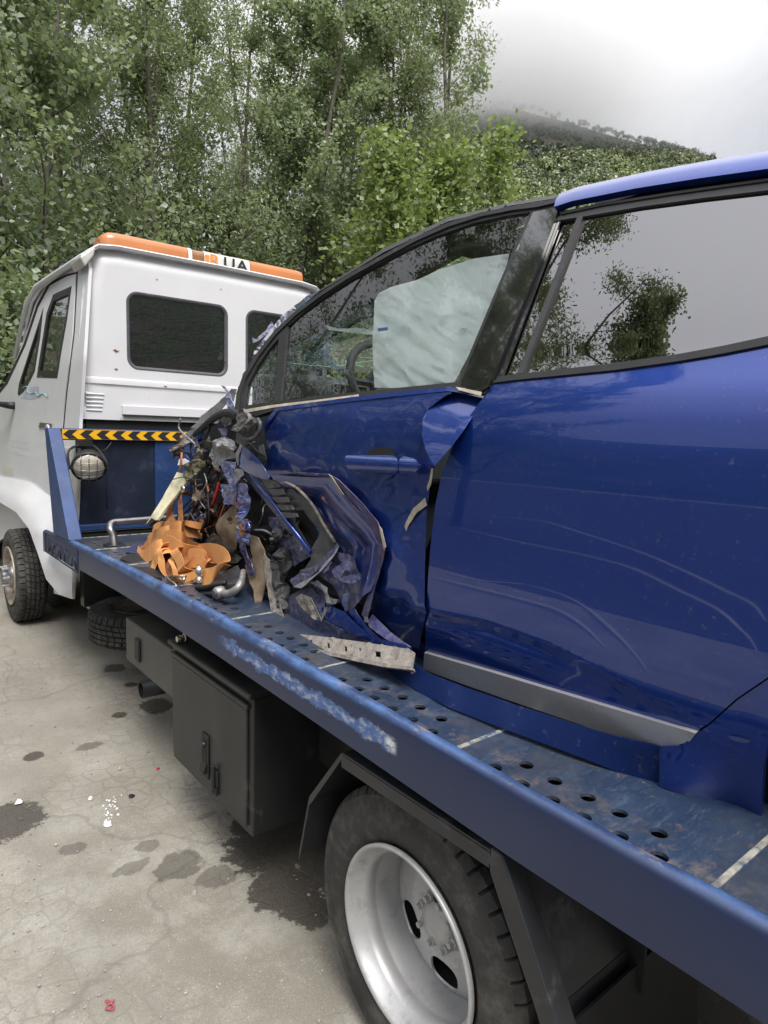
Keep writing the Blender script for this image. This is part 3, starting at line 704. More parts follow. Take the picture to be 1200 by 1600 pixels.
# side rail (rounded folded steel edge)
RY0, RY1 = -2.6, 3.44
def rz_top(y): return float(np.interp(y, [-2.6, -.94, -.5, -.1, .4, .8, 1.3, 1.9, 2.6, 3.44], [-.004, -.009, -.011, -.001, .010, .018, .023, .020, .004, -.027]))
prof = [(0, .737), (0, .860), (.002, .867), (.007, .873), (.015, .877), (.025, .877), (.033, .873), (.038, .865), (.040, .845), (.040, .737)]
V = []; F = []; ys = np.linspace(RY0, RY1, 90); n = len(prof)
for y in ys:
    wob = .0022 * noise.noise(Vector((0, y * 5, 1.))) + .0012 * noise.noise(Vector((3, y * 16, 1.)))
    for x, z in prof: V.append((x + (wob if z > .86 else 0), y, z + rz_top(y) + (wob if z > .86 else 0)))
for j in range(len(ys) - 1):
    for i in range(n): F.append((j * n + i, j * n + (i + 1) % n, (j + 1) * n + (i + 1) % n, (j + 1) * n + i))
F.append(tuple(range(n))[::-1]); F.append(tuple(range((len(ys) - 1) * n, len(ys) * n)))
rail = mesh('side_rail', V, F, rail_m, TR, smooth=True)
rail.modifiers.new('edge', 'EDGE_SPLIT').split_angle = math.radians(50)
def text(name, s, M, size, m, parent, ext=.003, spacing=1.0):
    cu = bpy.data.curves.new(name, 'FONT'); cu.body = s; cu.size = size; cu.extrude = ext; cu.space_character = spacing; cu.offset = .0015 * size / .1
    cu.materials.append(m)
    t_ = bpy.data.objects.new(name, cu); COL.objects.link(t_); bpy.context.view_layer.update()
    me = bpy.data.meshes.new_from_object(t_.evaluated_get(bpy.context.evaluated_depsgraph_get())); bpy.data.objects.remove(t_)
    o = bpy.data.objects.new(name, me); COL.objects.link(o); o.parent = parent
    base = parent.get('_loc'); o.matrix_parent_inverse = Matrix.Translation(Vector(base)).inverted() if base is not None else Matrix.Identity(4)
    o.matrix_world = M; o.matrix_basis = M
    return o
letter_m = mat('raised_blue_letters', (.012, .018, .05), .5, 0, .3, 20)
a = onX(78, 877, 0.0); Mx = Matrix(((0, 0, -1, -.0005), (-1, 0, 0, 3.31), (0, 1, 0, .733), (0, 0, 0, 1)))
text('lettering', 'MONZA', Mx @ Matrix.Diagonal((1.32, .82, 1, 1)), .142, letter_m, rail, .004, .98)
fr = MB()
for y0, y1, z0, z1 in ((2.60, 3.36, .842, .848), (2.60, 3.36, .716, .722), (2.594, 2.60, .716, .848), (3.36, 3.366, .716, .848)): fr.box(-.004, .002, y0, y1, z0, z1)
fr.out('lettering_frame', letter_m, rail)
# deck plates with punched, dimpled holes
DZ = .848
def deck_plate(y0, y1, first):
    hs = []
    for row, (x, sh) in enumerate(((.077, 0), (.142, .036))):
        for k in range(6 if row == 0 else 5):
            hs.append((x + rnd.uniform(-.002, .002), y1 - .094 - .0735 * k - sh + rnd.uniform(-.003, .003)))
    holes = [[(x + .0155 * math.cos(t), y + .0155 * math.sin(t)) for t in np.linspace(0, 6.2832, 15)[:-1]] for x, y in hs]
    V2, F = triangulate([(.0405, y0), (2.24, y0), (2.24, y1), (.0405, y1)], .05, [smooth_poly(h, 0) for h in holes],
                        extra=[(x + r * math.cos(t), y + r * math.sin(t)) for x, y in hs for r in (.022, .029) for t in np.linspace(0, 6.28, 13)[:-1]])
    P = []
    for x, y in V2:
        z = DZ + .0025 * noise.noise(Vector((x * 4, y * 4, 0)))
        d = min(math.hypot(x - a, y - b) for a, b in hs)
        z += .004 * math.exp(-((d - .020) / .006) ** 2) - (.006 if d < .0165 else 0)
        if abs(x - .0405) < .001: z = DZ
        P.append((x, y, z + rz_top(y)))
    F = F if np.cross(V2[F[0][1]] - V2[F[0][0]], V2[F[0][2]] - V2[F[0][0]]) > 0 else F[:, ::-1]
    o = mesh('deck_plate', P, F, deck_m, TR, smooth=True, thick=.007)
    return o
for k in range(10):
    y1 = 3.2 - (3.2 + .28) * 0 - .58 * k
    y1 = -.28 + .56 * (6 - k); y0 = y1 - .553
    if y1 > 3.2: y1 = 3.2
    if y0 < -2.6: break
    deck_plate(y0, y1, k)
weld = mat('ground_weld_seam', (.30, .29, .25), .6, .2, .5, 40, col2=(.05, .09, .17), c2s=30, c2lo=.5, c2hi=.62, bump=.5, bs=120)
for k in range(9):
    y = -.28 + .56 * (6 - k) + .0035 - .0
    if y > 3.1: continue
    V2 = MB(); zz_ = DZ - .004 + rz_top(y); V2.prism([(.045, y - .006, zz_), (1.2, y - .006, zz_), (1.2, y + .006, zz_), (.045, y + .006, zz_)], (0, 0, .0062))
    V2.out('weld_seam', weld, TR, bevel=.002)
# frame rails and cross beams under the deck
u = MB(); u.box(.55, .63, -2.4, 3.1, .50, .70); u.box(1.45, 1.53, -2.4, 3.1, .50, .70)
u.out('chassis_rail', black_box, TR, bevel=.006)
for y in np.arange(-2.2, 3.0, .62):
    MB().box(.05, 2.2, y, y + .06, .74, .832).out('cross_beam', black_box, TR)
MB().box(2.2, 2.24, RY0, RY1, .737, .885).out('side_rail', blue_steel, TR, bevel=.01)
# headboard, post, chevron tape
for x0 in (0., 2.165):
    pm = MB(); pm.prism([(x0, 3.30, 1.512), (x0, 3.21, 1.512), (x0, 2.78, .872), (x0, 3.15, .86)], (.075, 0, 0))
    pm.out('headboard_post', post_m, TR, bevel=.006)
MB().box(.165, 2.16, 3.235, 3.25, .86, 1.44).out('headboard_panel', navy, TR)
MB().box(.165, 2.16, 3.19, 3.235, .858, .90).out('headboard_sill', blue_steel, TR, bevel=.006)
MB().box(.66, .98, 3.215, 3.234, .90, 1.44).out('headboard_plate', blue_steel, TR, bevel=.004)
MB().box(.0755, 2.1645, 3.20, 3.234, 1.44, 1.513).out('headboard_rail', blue_steel, TR, bevel=.005)
hb = MB()
hb.tube(spline([(.235, 3.233, 1.255), (.33, 3.233, 1.26), (.345, 3.233, 1.24), (.345, 3.233, 1.0)], 5), .0045, 6); hb.out('panel_rib', navy, TR, smooth=True)
ct = MB().box(.078, 2.16, 3.196, 3.1995, 1.447, 1.506).out('chevron_tape', yellow_m, TR)
k = 0
x = .082
while x < 2.1:
    c = MB(); s, t = .033, .052
    zc = 1.4765; h = .0275
    c.prism([(x, 3.1955, zc), (x + s, 3.1955, zc + h), (x + s + t, 3.1955, zc + h), (x + t, 3.1955, zc), (x + s + t, 3.1955, zc - h), (x + s, 3.1955, zc - h)], (0, -.0006, 0))
    c.out('chevron', black_print, ct); x += .0985
# work lamp with wire guard
lc = np.array([.185, 3.03, 1.285]); ld = Vector((-.22, -.86, -.40)).normalized()
Q = ld.to_track_quat('Z', 'Y').to_matrix()
def lampM(o):
    for v in o.data.vertices: v.co = Q @ v.co + Vector(lc)
wl = MB().lathe([(-.10, .001), (-.098, .05), (-.06, .088), (0, .098), (.012, .103), (.02, .10), (.022, .088)], (0, 0, 0), 'z', 28).out('work_lamp', black_box, TR, smooth=True); lampM(wl)
lg = MB().lathe([(.012, .092), (.030, .080), (.045, .055), (.052, .025), (.054, .001)], (0, 0, 0), 'z', 28).out('lamp_lens', lamp_glass_m, wl, smooth=True); lampM(lg)
gd = MB()
for q in (-.045, 0, .045):
    L = math.sqrt(.096 ** 2 - q * q)
    for ax in (0, 1):
        pth = []
        for s in np.linspace(-1, 1, 9):
            a, b = L * s, q; r2 = (a * a + b * b) / .096 ** 2
            p = (a, b, .014 + .05 * math.sqrt(max(0, 1 - r2 * .98))); pth.append(p if ax == 0 else (p[1], p[0], p[2] + .003))
        gd.tube(pth, .0026, 5)
gdo = gd.out('wire_guard', steel, wl, smooth=True); lampM(gdo)
bk = MB()
bk.tube(spline([lc + np.array([-.105, .03, -.02]), lc + np.array([-.10, .06, .09]), lc + np.array([-.02, .10, .125]), lc + np.array([.06, .10, .12]), lc + np.array([.11, .05, .04]), lc + np.array([.115, .03, -.02])], 5), .008, 6)
bk.box(lc[0] - .03, lc[0] + .05, lc[1] + .09, lc[1] + .17, lc[2] + .12, lc[2] + .155); bk.out('lamp_bracket', black_box, wl)
MB().tube(spline([lc + np.array([.02, .1, .11]), lc + np.array([.12, .14, .09]), lc + np.array([.17, .17, .12]), lc + np.array([.2, .19, .16])], 5), .005, 6).out('lamp_cable', wire_m, wl, smooth=True)
# loading bar: bent steel tube on the deck
bx = .205
MB().tube(spline([(bx, 2.62, DZ), (bx, 2.64, .905), (bx - .01, 2.66, .945), (bx + .015, 2.70, .972), (bx + .10, 2.71, .975), (bx + .5, 2.73, .978), (1.3, 2.75, .98)], 8), .021, 12).out('loading_bar', steel, TR, smooth=True)
MB().box(bx - .05, bx + .05, 2.57, 2.67, DZ, DZ + .012).out('bar_foot', black_box, TR, bevel=.003)

# wheels
def tyre(name, c, r, wd, ri, parent, side=-1, nblk=46, axis='x', m=None):
    """side -1: outer face towards -X; c = centre of the outer face plane"""
    pr = []  # (inward distance, radius, kind)
    for t in np.linspace(0, 1, 7):   # outer sidewall bead -> shoulder
        rr = ri + (r - .03 - ri) * t; bul = -.016 * math.sin(math.pi * t ** .8) + .010 * (1 - t) ; pr.append((bul + .006, rr, 0))
    pr += [(.004, r - .020, 0), (.012, r - .008, 1), (.022, r, 2)]
    nb = 5; ww = wd - .044
    for b in range(nb):
        a0 = .022 + ww * b / nb; a1 = .022 + ww * (b + 1) / nb
        k = 2 if b in (0, nb - 1) else 3
        pr += [(a0 + .002, r, k), (a1 - .008, r + (.003 if b in (1, 2, 3) else 0), k), (a1 - .006, r - .010, 0), (a1, r - .010, 0)]
    pr += [(wd - .022, r, 2), (wd - .012, r - .008, 1), (wd - .004, r - .02, 0), (wd + .01, r - .06, 0), (wd, ri, 0)]
    th = []
    for i in range(nblk):
        t0 = 2 * math.pi * i / nblk; dt = 2 * math.pi / nblk
        th += [(t0, 0), (t0 + dt * .80, 0), (t0 + dt * .83, 1), (t0 + dt * .97, 1)]
    V = []; F = []; n = len(th); mrow = len(pr)
    for (a, rr, k) in pr:
        for (t, gr) in th:
            q = rr; tt = t
            if k == 1 and gr: q -= .012
            elif k == 2 and gr: q -= .013
            elif k == 3 and gr: q -= .007
            if k == 3: tt = t + .25 * 2 * math.pi / nblk + (a * .9)
            aa = a * -side
            y, z = q * math.cos(tt), q * math.sin(tt)
            V.append((c[0] + aa, c[1] + y, c[2] + z) if axis == 'x' else (c[0] + y, c[1] + z, c[2] + aa))
    for i in range(mrow - 1):
        for k in range(n): F.append((i * n + k, i * n + (k + 1) % n, (i + 1) * n + (k + 1) % n, (i + 1) * n + k))
    o = mesh(name, V, F, m or tyre_m, parent, smooth=True)
    o.modifiers.new('edge', 'EDGE_SPLIT').split_angle = math.radians(38)
    return o
tyre_m = None
def make_tyre_mat(name, c1, c2, dusta):
    return mat(name, c1, .78, 0, .25, 5, bump=.25, bs=90, dust=c2, dusta=dusta, ds=5, spec=.3, col2=tuple(x * 2.0 for x in c1), c2s=26, c2lo=.5, c2hi=.75)
tyre_m = make_tyre_mat('worn_tyre_rubber', (.040, .039, .037), (.16, .145, .12), .36)
tyre_dark = make_tyre_mat('spare_tyre_rubber', (.022, .022, .021), (.17, .16, .14), .30)

RW = np.array([.05, -.136, .28])
def wheel_rear():
    wgrp = bpy.data.objects.new('rear_wheel', None); COL.objects.link(wgrp); wgrp.parent = TR
    wgrp.matrix_parent_inverse = Matrix.Translation(Vector(TR['_loc'])).inverted()
    tyre('tyre', RW, .374, .20, .232, wgrp, nblk=52)
    p = [(.004, .236), (-.004, .238), (-.009, .236), (-.010, .231), (-.004, .225), (.004, .222), (.018, .216), (.030, .207), (.036, .202), (.060, .200), (.070, .204), (.078, .2035), (.090, .200), (.160, .1985)]
    rim = MB().lathe([(a, r) for a, r in p], RW, 'x', 72).out('rim', rim_m, wgrp, smooth=True)
    # wheel disc with oval hand holes
    th0 = math.radians(DISC0)
    out = [(.1985 * math.cos(t), .1985 * math.sin(t)) for t in np.linspace(0, 2 * math.pi, 73)[:-1]]
    holes = []
    for i in (0, 5, 3, 2):
        a = th0 + i * math.pi / 3; ca, sa = math.cos(a), math.sin(a); h = []
        for t in np.linspace(0, 2 * math.pi, 21)[:-1]:
            ex = np.sign(math.cos(t)) * abs(math.cos(t)) ** .75 * .033; ey = np.sign(math.sin(t)) * abs(math.sin(t)) ** .75 * .050
            h.append(((.150 + ex) * ca - ey * sa, (.150 + ex) * sa + ey * ca))
        holes.append(h)
    V2, Fd = triangulate(out, .014, holes)
    P = []
    for y, z in V2:
        r = math.hypot(y, z)
        P.append((RW[0] + float(np.interp(r, [0, .085, .10, .115, .182, .1985], [.150, .150, .146, .138, .144, .156])), RW[1] + y, RW[2] + z))
    P = np.array(P); Fd = orient(P, Fd)
    mesh('wheel_disc', P, Fd, rim_m, wgrp, smooth=True, thick=.006)
    MB().lathe([(.16, .20), (.22, .20), (.22, .001)], RW, 'x', 32).out('brake_drum', dark, wgrp)
    MB().lathe([(.150, .078), (.140, .076), (.136, .060), (.118, .056), (.108, .050), (.104, .030), (.103, .001)], RW, 'x', 32).out('hub', rim_m, wgrp, smooth=True)
    for i in range(8):
        a = i * math.pi / 4 + .25
        c = RW + np.array([0, .062 * math.cos(a), .062 * math.sin(a)])
        MB().lathe([(.14, .013), (.112, .012), (.110, .009), (.098, .008), (.097, .001)], c, 'x', 6).out('nut', rim_m, wgrp)
    MB().tube([RW + np.array([.11, -.03, .095]), RW + np.array([.075, -.036, .11])], .011, 8).out('valve', black_box, wgrp)
    # a few clip-on balance weights on the rim lip
    for a in (-2.45, -2.25):
        pts = [RW + np.array([-.011, .229 * math.cos(a + d), .229 * math.sin(a + d)]) for d in np.linspace(0, .15, 5)]
        MB().tube(pts, .006, 6).out('balance_weight', rim_m, wgrp, smooth=True)
DISC0 = -33
wheel_rear()
# inner twin
tyre('tyre', RW + np.array([.27, 0, 0]), .374, .20, .21, TR, nblk=40)
for sx in (2.19,):
    tyre('tyre', np.array([sx, RW[1], RW[2]]), .374, .20, .21, TR, side=1, nblk=40)
MB().tube([(.2, RW[1], RW[2]), (2.1, RW[1], RW[2])], .07, 12).out('rear_axle', black_box, TR)
FW = np.array([-.005, 4.66, .318])
def wheel_front():
    wgrp = bpy.data.objects.new('front_wheel', None); COL.objects.link(wgrp); wgrp.parent = TR
    wgrp.matrix_parent_inverse = Matrix.Translation(Vector(TR['_loc'])).inverted()
    tyre('tyre', FW, .374, .205, .232, wgrp, nblk=48)
    p = [(.004, .236), (-.008, .236), (-.008, .226), (.01, .218), (.03, .206), (.06, .198), (.075, .175), (.04, .15), (.02, .12), (.012, .10)]
    MB().lathe(p, FW, 'x', 48).out('rim', rim_rust, wgrp, smooth=True)
    out = [(.176 * math.cos(t), .176 * math.sin(t)) for t in np.linspace(0, 2 * math.pi, 49)[:-1]]
    for i in range(6):
        a = i * math.pi / 3 + .3; h = MB()
        pts = [(FW[0] + .018, FW[1] + (.137 + .016 * math.cos(t)) * math.cos(a) - .026 * math.sin(t) * math.sin(a), FW[2] + (.137 + .016 * math.cos(t)) * math.sin(a) + .026 * math.sin(t) * math.cos(a)) for t in np.linspace(0, 6.2832, 15)[:-1]]
        h.prism(pts, (.02, 0, 0)); h.out('hand_hole', dark, wgrp)
    MB().lathe([(.012, .102), (-.012, .095), (-.02, .06), (-.045, .052), (-.06, .045), (-.062, .001)], FW, 'x', 28).out('hub', steel, wgrp, smooth=True)
    for i in range(6):
        a = i * math.pi / 3; c = FW + np.array([0, .078 * math.cos(a), .078 * math.sin(a)])
        MB().lathe([(0, .017), (-.035, .016), (-.038, .011), (-.058, .010), (-.060, .001)], c, 'x', 8).out('nut', nut_m, wgrp)
wheel_front()
tyre('tyre', np.array([2.14, FW[1], FW[2]]), .374, .205, .21, TR, side=1, nblk=40)
# spare wheel slung flat under the deck
SP = np.array([.50, 2.88, .41])
ws = bpy.data.objects.new('spare_wheel', None); COL.objects.link(ws); ws.parent = TR; ws.matrix_parent_inverse = Matrix.Translation(Vector(TR['_loc'])).inverted()
tyre('tyre', SP, .37, .20, .225, ws, side=1, nblk=48, axis='z', m=tyre_dark)
MB().lathe([(.0, .23), (-.02, .215), (-.09, .20), (-.10, .12), (-.10, .001)], SP, 'z', 36).out('rim', rim_rust, ws, smooth=True)
# rear mudguard: bent plates round the wheel
GX0, GX1 = .012, .56
def arch_pt(px, py, X=GX0): return onX(px, py, X)
gp = [(.285, .30), (.235, .50), (.085, .692), (-.43, .698), (-.575, .44), (-.62, .20)]
gm = MB()
for i in range(len(gp) - 1):
    (y0, z0), (y1, z1) = gp[i], gp[i + 1]
    n2 = Vector((0, -(z1 - z0), y1 - y0)).normalized() * .006
    gm.prism([(GX0, y0, z0), (GX0, y1, z1), (GX1, y1, z1), (GX1, y0, z0)], (0, -n2.y, -n2.z))
gm.out('mudguard', black_guard, TR)
lip = MB()
for i in range(len(gp) - 1):
    (y0, z0), (y1, z1) = gp[i], gp[i + 1]
    d = Vector((0, y1 - y0, z1 - z0)).normalized(); nn = Vector((0, d.z, -d.y)) * .038
    lip.prism([(GX0 - .002, y0, z0), (GX0 - .002, y1, z1), (GX0 - .002, y1 + nn.y * -1 * 0, z1 - .032 if abs(z1 - z0) < .1 else z1 - .012), (GX0 - .002, y0 - (.03 if i > 2 else -.03) * 0, z0 - .032 if abs(z1 - z0) < .1 else z0 - .02)], (.006, 0, 0))
lip.out('mudguard_lip', black_guard, TR)
# rear face of the guard is an angle profile that shows as a paler band
rb = MB(); rb.prism([(GX0 - .003, -.432, .712), (GX0 - .003, -.432, .66), (GX0 - .003, -.592, .40), (GX0 - .003, -.632, .42), (GX0 - .003, -.462, .712)], (.05, 0, 0)); rb.out('mudguard_edge', black_guard, TR, bevel=.004)
rb = MB(); rb.prism([(.03, -.60, .42), (.03, -.64, .02), (GX1, -.64, .02), (GX1, -.60, .42)], (0, -.006, 0)); rb.out('mud_flap', matt_black, TR)
MB().box(.30, .31, -.62, .9, .36, .72).out('inner_guard', black_box, TR)
# tool box
TX0, TX1 = .03, .52
tb = MB().box(TX0 + .006, TX1, .622, 1.318, .168, .655).out('tool_box', black_box, TR, bevel=.006)
MB().box(TX0 - .004, TX0 + .0055, .650, 1.296, .196, .612).out('tool_box_door', black_box, tb, bevel=.004)
MB().box(TX0 - .012, TX1, .615, 1.325, .656, .676).out('tool_box_lid', black_box, tb, bevel=.005)
MB().box(TX0 - .008, TX0 + .003, .640, 1.306, .614, .630).out('drip_lip', black_box, tb, bevel=.003)
lx = TX0 - .004
la = onX(322, 1180, lx)
lat = MB(); y_, z_ = la[1], la[2]
lat.box(lx - .006, lx - .001, y_ - .030, y_ + .030, z_ - .085, z_ + .085); lo_ = lat.out('latch', matt_black, tb, bevel=.008, seg=3)
MB().box(lx - .0075, lx - .0055, y_ - .018, y_ + .018, z_ - .055, z_ + .070).out('latch', dark, tb, bevel=.002)
MB().prism([(lx - .008, y_ - .020, z_ - .02), (lx - .022, y_ - .020, z_ - .060), (lx - .008, y_ - .020, z_ - .066)], (0, .04, 0)).out('latch', black_box, tb, bevel=.002)
MB().lathe([(-.002, .011), (-.010, .011), (-.011, .001)], (lx - .007, y_, z_ + .045), 'x', 14).out('lock', black_box, tb, smooth=True)
ha = onX(338, 1215, lx); y_, z_ = ha[1], ha[2]
hg = MB(); hg.box(lx - .007, lx - .001, y_ - .024, y_ + .02, z_ - .03, z_ + .03); hg.tube([(lx - .012, y_, z_ - .055), (lx - .012, y_, z_ + .05)], .007, 8); hg.box(lx - .011, lx - .001, y_ - .018, y_ + .018, z_ - .062, z_ - .035)
hg.out('hinge', matt_black, tb, bevel=.002)
sb = MB().box(.065, .50, 1.345, 2.0, .385, .60).out('side_box', mat('grey_black_panel', (.055, .055, .05), .5, 0, .15, 6, dust=(.13, .12, .10), dusta=.2, ds=8), TR, bevel=.005)
hh = onX(215, 1015, .06); MB().box(.052, .064, hh[1] - .035, hh[1] + .025, hh[2] - .055, hh[2] + .055).out('handle', matt_black, sb, bevel=.008, seg=3)
MB().lathe([(0, .034), (.0, .026), (.06, .026), (.28, .034), (.28, .0345), (0, .0345)], (.30, 1.50, .19), 'x', 20).out('exhaust_pipe', black_box, TR, smooth=True)
ep = onX(226, 1077, .22)
MB().lathe([(0, .040), (0, .046), (.35, .046), (.35, .001), (.30, .001), (.30, .040), (0, .040)], (.20, ep[1], ep[2]), 'x', 22).out('exhaust_pipe', black_box, TR, smooth=True)
tn = onX(280, 998, .03); MB().lathe([(-.01, .001), (-.01, .012), (.0, .014), (.018, .014), (.02, .02), (.03, .02)], (tn[0], tn[1], tn[2]), 'x', 8).out('bolt', zinc, TR)
MB().box(.20, 2.0, 2.9, 3.28, .35, .37).out('under_tray', steel, TR)
MB().box(.18, 2.05, 3.20, 3.28, .36, .84).out('cab_cross_member', black_box, TR)

# ---- cab
CY0 = 3.3
def cabX(Y, z): return np.interp(z, [.1, .43, 1.40, 1.60, 1.95, 2.62, 2.75], [.13, .135, .185, .20, .215, .30, .34])
cab = bpy.data.objects.new('cab', None); COL.objects.link(cab); cab.parent = TR; cab.matrix_parent_inverse = Matrix.Translation(Vector(TR['_loc'])).inverted()
XR = 2.12; XM = (.2 + XR) / 2
# rear wall: XZ outline with two rounded window openings
def wy(px, py): p = onY(px, py, CY0); return (p[0], p[2])
def rrect(x0, x1, z0, z1, r, n=6):
    o = []
    for cx, cz, a in ((x1 - r, z1 - r, 0), (x0 + r, z1 - r, 90), (x0 + r, z0 + r, 180), (x1 - r, z0 + r, 270)):
        for k in range(n + 1):
            t = math.radians(a + 90 * k / n); o.append((cx + r * math.cos(t), cz + r * math.sin(t)))
    return o
p1, p2 = wy(198, 515), wy(356, 530); zt = (wy(260, 463)[1] + wy(335, 475)[1]) / 2; zb = (wy(230, 578)[1] + wy(330, 588)[1]) / 2
W1 = (p1[0], p2[0], zb, zt)
w2 = wy(384, 520)[0]; W2 = (w2, w2 + (p2[0] - p1[0]), zb, zt)
CZB, CZT = 1.575, 2.70
outl = [(.200, CZB), (.205, 1.7), (.222, 2.0), (.262, 2.38), (.282, 2.50), (.31, 2.62), (.36, 2.663), (.48, 2.676), (XM, 2.680), (2 * XM - .48, 2.676), (2 * XM - .36, 2.663), (2 * XM - .31, 2.62), (2 * XM - .282, 2.50), (2 * XM - .222, 2.0), (2 * XM - .2, CZB)]
V2, Fw = triangulate(outl, .022, [rrect(*W1, .075), rrect(*W2, .075)], extra=[(x, z) for x in np.arange(.24, 2.0, .02) for z in (1.797, 1.7995, 1.8075, 1.8385, 1.8405, 1.8482, 1.851)])
P = []
_ol = [np.array(p) for p in outl[1:-1]]
OUT = np.array([a + (b - a) * t for a, b in zip(_ol[:-1], _ol[1:]) for t in np.linspace(0, 1, max(2, int(np.linalg.norm(b - a) / .02)))])
for x, z in V2:
    d = np.sqrt(((OUT - (x, z)) ** 2).sum(1)).min()
    y = CY0 + .075 * max(0, 1 - d / .10) ** 2.2
    y += -.011 * min(1, max(0, (1.848 - z) / .008)) + .009 * min(1, max(0, (1.807 - z) / .008))
    P.append((x, y, z))
P = np.array(P); Fw = orient(P, Fw)
mesh('cab_rear_wall', P, Fw, white_p, cab, smooth=True, thick=.004).modifiers['edge'].split_angle = math.radians(24)
def ring(name, W, grow, dpt, m, parent, y):
    a = rrect(W[0] - grow, W[1] + grow, W[2] - grow, W[3] + grow, .075 + grow, 8); b = rrect(W[0] + .022, W[1] - .022, W[2] + .022, W[3] - .022, .055, 8)
    n = len(a); V = []; F = []
    for yy in (y - dpt, y + .02):
        V += [(x, yy, z) for x, z in a]; V += [(x, yy, z) for x, z in b]
    mid = [((p[0] * .55 + q[0] * .45), y - dpt - .010, (p[1] * .55 + q[1] * .45)) for p, q in zip(a, b)]; V += mid
    for i in range(n):
        j = (i + 1) % n
        F += [(i, j, 4 * n + j, 4 * n + i), (4 * n + i, 4 * n + j, n + j, n + i), (2 * n + i, 2 * n + j, j, i), (n + i, n + j, 3 * n + j, 3 * n + i)]
    return mesh(name, V, F, m, parent, smooth=True)
for W in (W1, W2):
    fr_ = ring('rear_window', W, .010, .006, rubber_seal, cab, CY0 + .012)
    pn = MB(); pn.prism([(x, CY0 + .016, z) for x, z in rrect(W[0] + .018, W[1] - .018, W[2] + .018, W[3] - .018, .055)], (0, .004, 0)); pn.out('pane', glass_cab, fr_)
# louvres, cover plate, lower lip of the rear wall
l0 = wy(133, 611); l1 = wy(160, 640)
for i in range(5):
    z = l0[1] - .010 - i * .026
    MB().prism([(l0[0] + .004, CY0 + .013, z + .010), (l1[0] + .012 - i * .004, CY0 + .013, z + .010), (l1[0] + .012 - i * .004, CY0 - .010, z - .006), (l0[0] + .004, CY0 - .010, z - .006)], (0, .003, -.003)).out('louvre', white_p, cab)
c0 = wy(190, 633)
MB().box(c0[0], 1.62, CY0 - .022, CY0 + .012, c0[1] - .062, c0[1] - .002).out('cover_plate', white_p, cab, bevel=.003)
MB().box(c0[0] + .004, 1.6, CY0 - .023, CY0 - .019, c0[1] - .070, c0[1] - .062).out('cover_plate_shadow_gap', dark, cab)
MB().box(c0[0] - .01, 1.75, CY0 - .006, CY0 + .02, 1.575, 1.60).out('cover_plate', white_old, cab, bevel=.003)
for (sx, sz, r) in [(181, 549, .020), (181, 577, .012), (258, 605, .010), (262, 660, .010), (352, 563, .010)]:
    q = wy(sx, sz); pts = [(q[0] + r * (1.5 if i % 2 else .7) * math.cos(i * .7) * rnd.uniform(.6, 1.3), CY0 + .0095 - (.002 if sz < 590 else .012) + .010, q[1] + r * .8 * (1.4 if i % 2 else .5) * math.sin(i * .7) * rnd.uniform(.5, 1.2)) for i in range(9)]
rust = mat('rust_chip', (.20, .085, .035), .9, 0, .4, 60)
for (sx, sz, r) in [(182, 549, .020), (182, 577, .012), (258, 604, .010), (352, 563, .009), (245, 437, .008), (345, 452, .007)]:
    q = wy(sx, sz)
    V = [(q[0], 0, q[1])]
    m_ = 11
    for i in range(m_):
        rr = r * rnd.uniform(.35, 1.35); V.append((q[0] + rr * 1.3 * math.cos(i * 6.283 / m_), 0, q[1] + rr * .7 * math.sin(i * 6.283 / m_)))
    tree_ = np.array(P)
    yv = tree_[((tree_[:, 0] - q[0]) ** 2 + (tree_[:, 2] - q[1]) ** 2).argmin(), 1] - .0012
    V = [(v[0], yv, v[2]) for v in V]
    mesh('rust_spot', V, [(0, 1 + i, 1 + (i + 1) % m_)[::-1] for i in range(m_)], rust, cab)
# side wall, door, fender from measured outlines on the tumbling side plane
side = lambda Y, z: cabX(Y, z)
DOORP = [(101, 620), (88, 760), (86, 838), (60, 838), (20, 832), (-90, 900), (-130, 800), (-80, 740), (-20, 640), (12, 600), (40, 540), (60, 480), (78, 446), (104, 432), (118, 428), (113, 520)]
WIN_A = [(58, 588), (62, 560), (73, 490), (83, 462), (111, 449), (104, 500), (96, 545), (89, 589)]
WIN_B = [(28, 614), (30, 598), (44, 555), (60, 505), (67, 482), (62, 530), (54, 580), (40, 608), (30, 617)]
pil = patch('cab_side_pillar', [(124, 660), (120, 800), (112, 936), (84, 925), (80, 850), (86, 838), (88, 760), (101, 620), (113, 520), (118, 428), (104, 432), (78, 446), (60, 480), (40, 540), (12, 600), (8, 604), (38, 530), (56, 472), (74, 436), (92, 424), (137, 404), (139, 420)],
            side, white_p, cab, res=9, thick=.02)
_dc = np.mean(DOORP, 0)
patch('door_gap', [(104, 618), (91, 762), (89, 841), (58, 841), (20, 836), (-92, 905), (-134, 800), (-84, 738), (-24, 636), (9, 597), (37, 537), (57, 477), (76, 442), (103, 429), (121, 424), (116, 520)], side, dark, cab, res=9, holes=[WIN_A, WIN_B], thick=.004, dX=-.003)
door = patch('cab_door', DOORP, side, white_p, cab, res=9, holes=[WIN_A, WIN_B], thick=.02, dX=-.010)
seal = mat('window_seal', (.02, .02, .021), .5)
for wp in (WIN_A, WIN_B):
    c = np.mean(wp, 0); inn = [tuple(c + (np.array(q) - c) * (.86 if wp is WIN_A else .72)) for q in wp]; big = [tuple(c + (np.array(q) - c) * 1.03) for q in wp]
    patch('window_seal', big, side, seal, door, res=6, holes=[inn], thick=.01, dX=-.0115)
    patch('pane', big, side, glass_cab, door, res=12, thick=0, dX=.0)
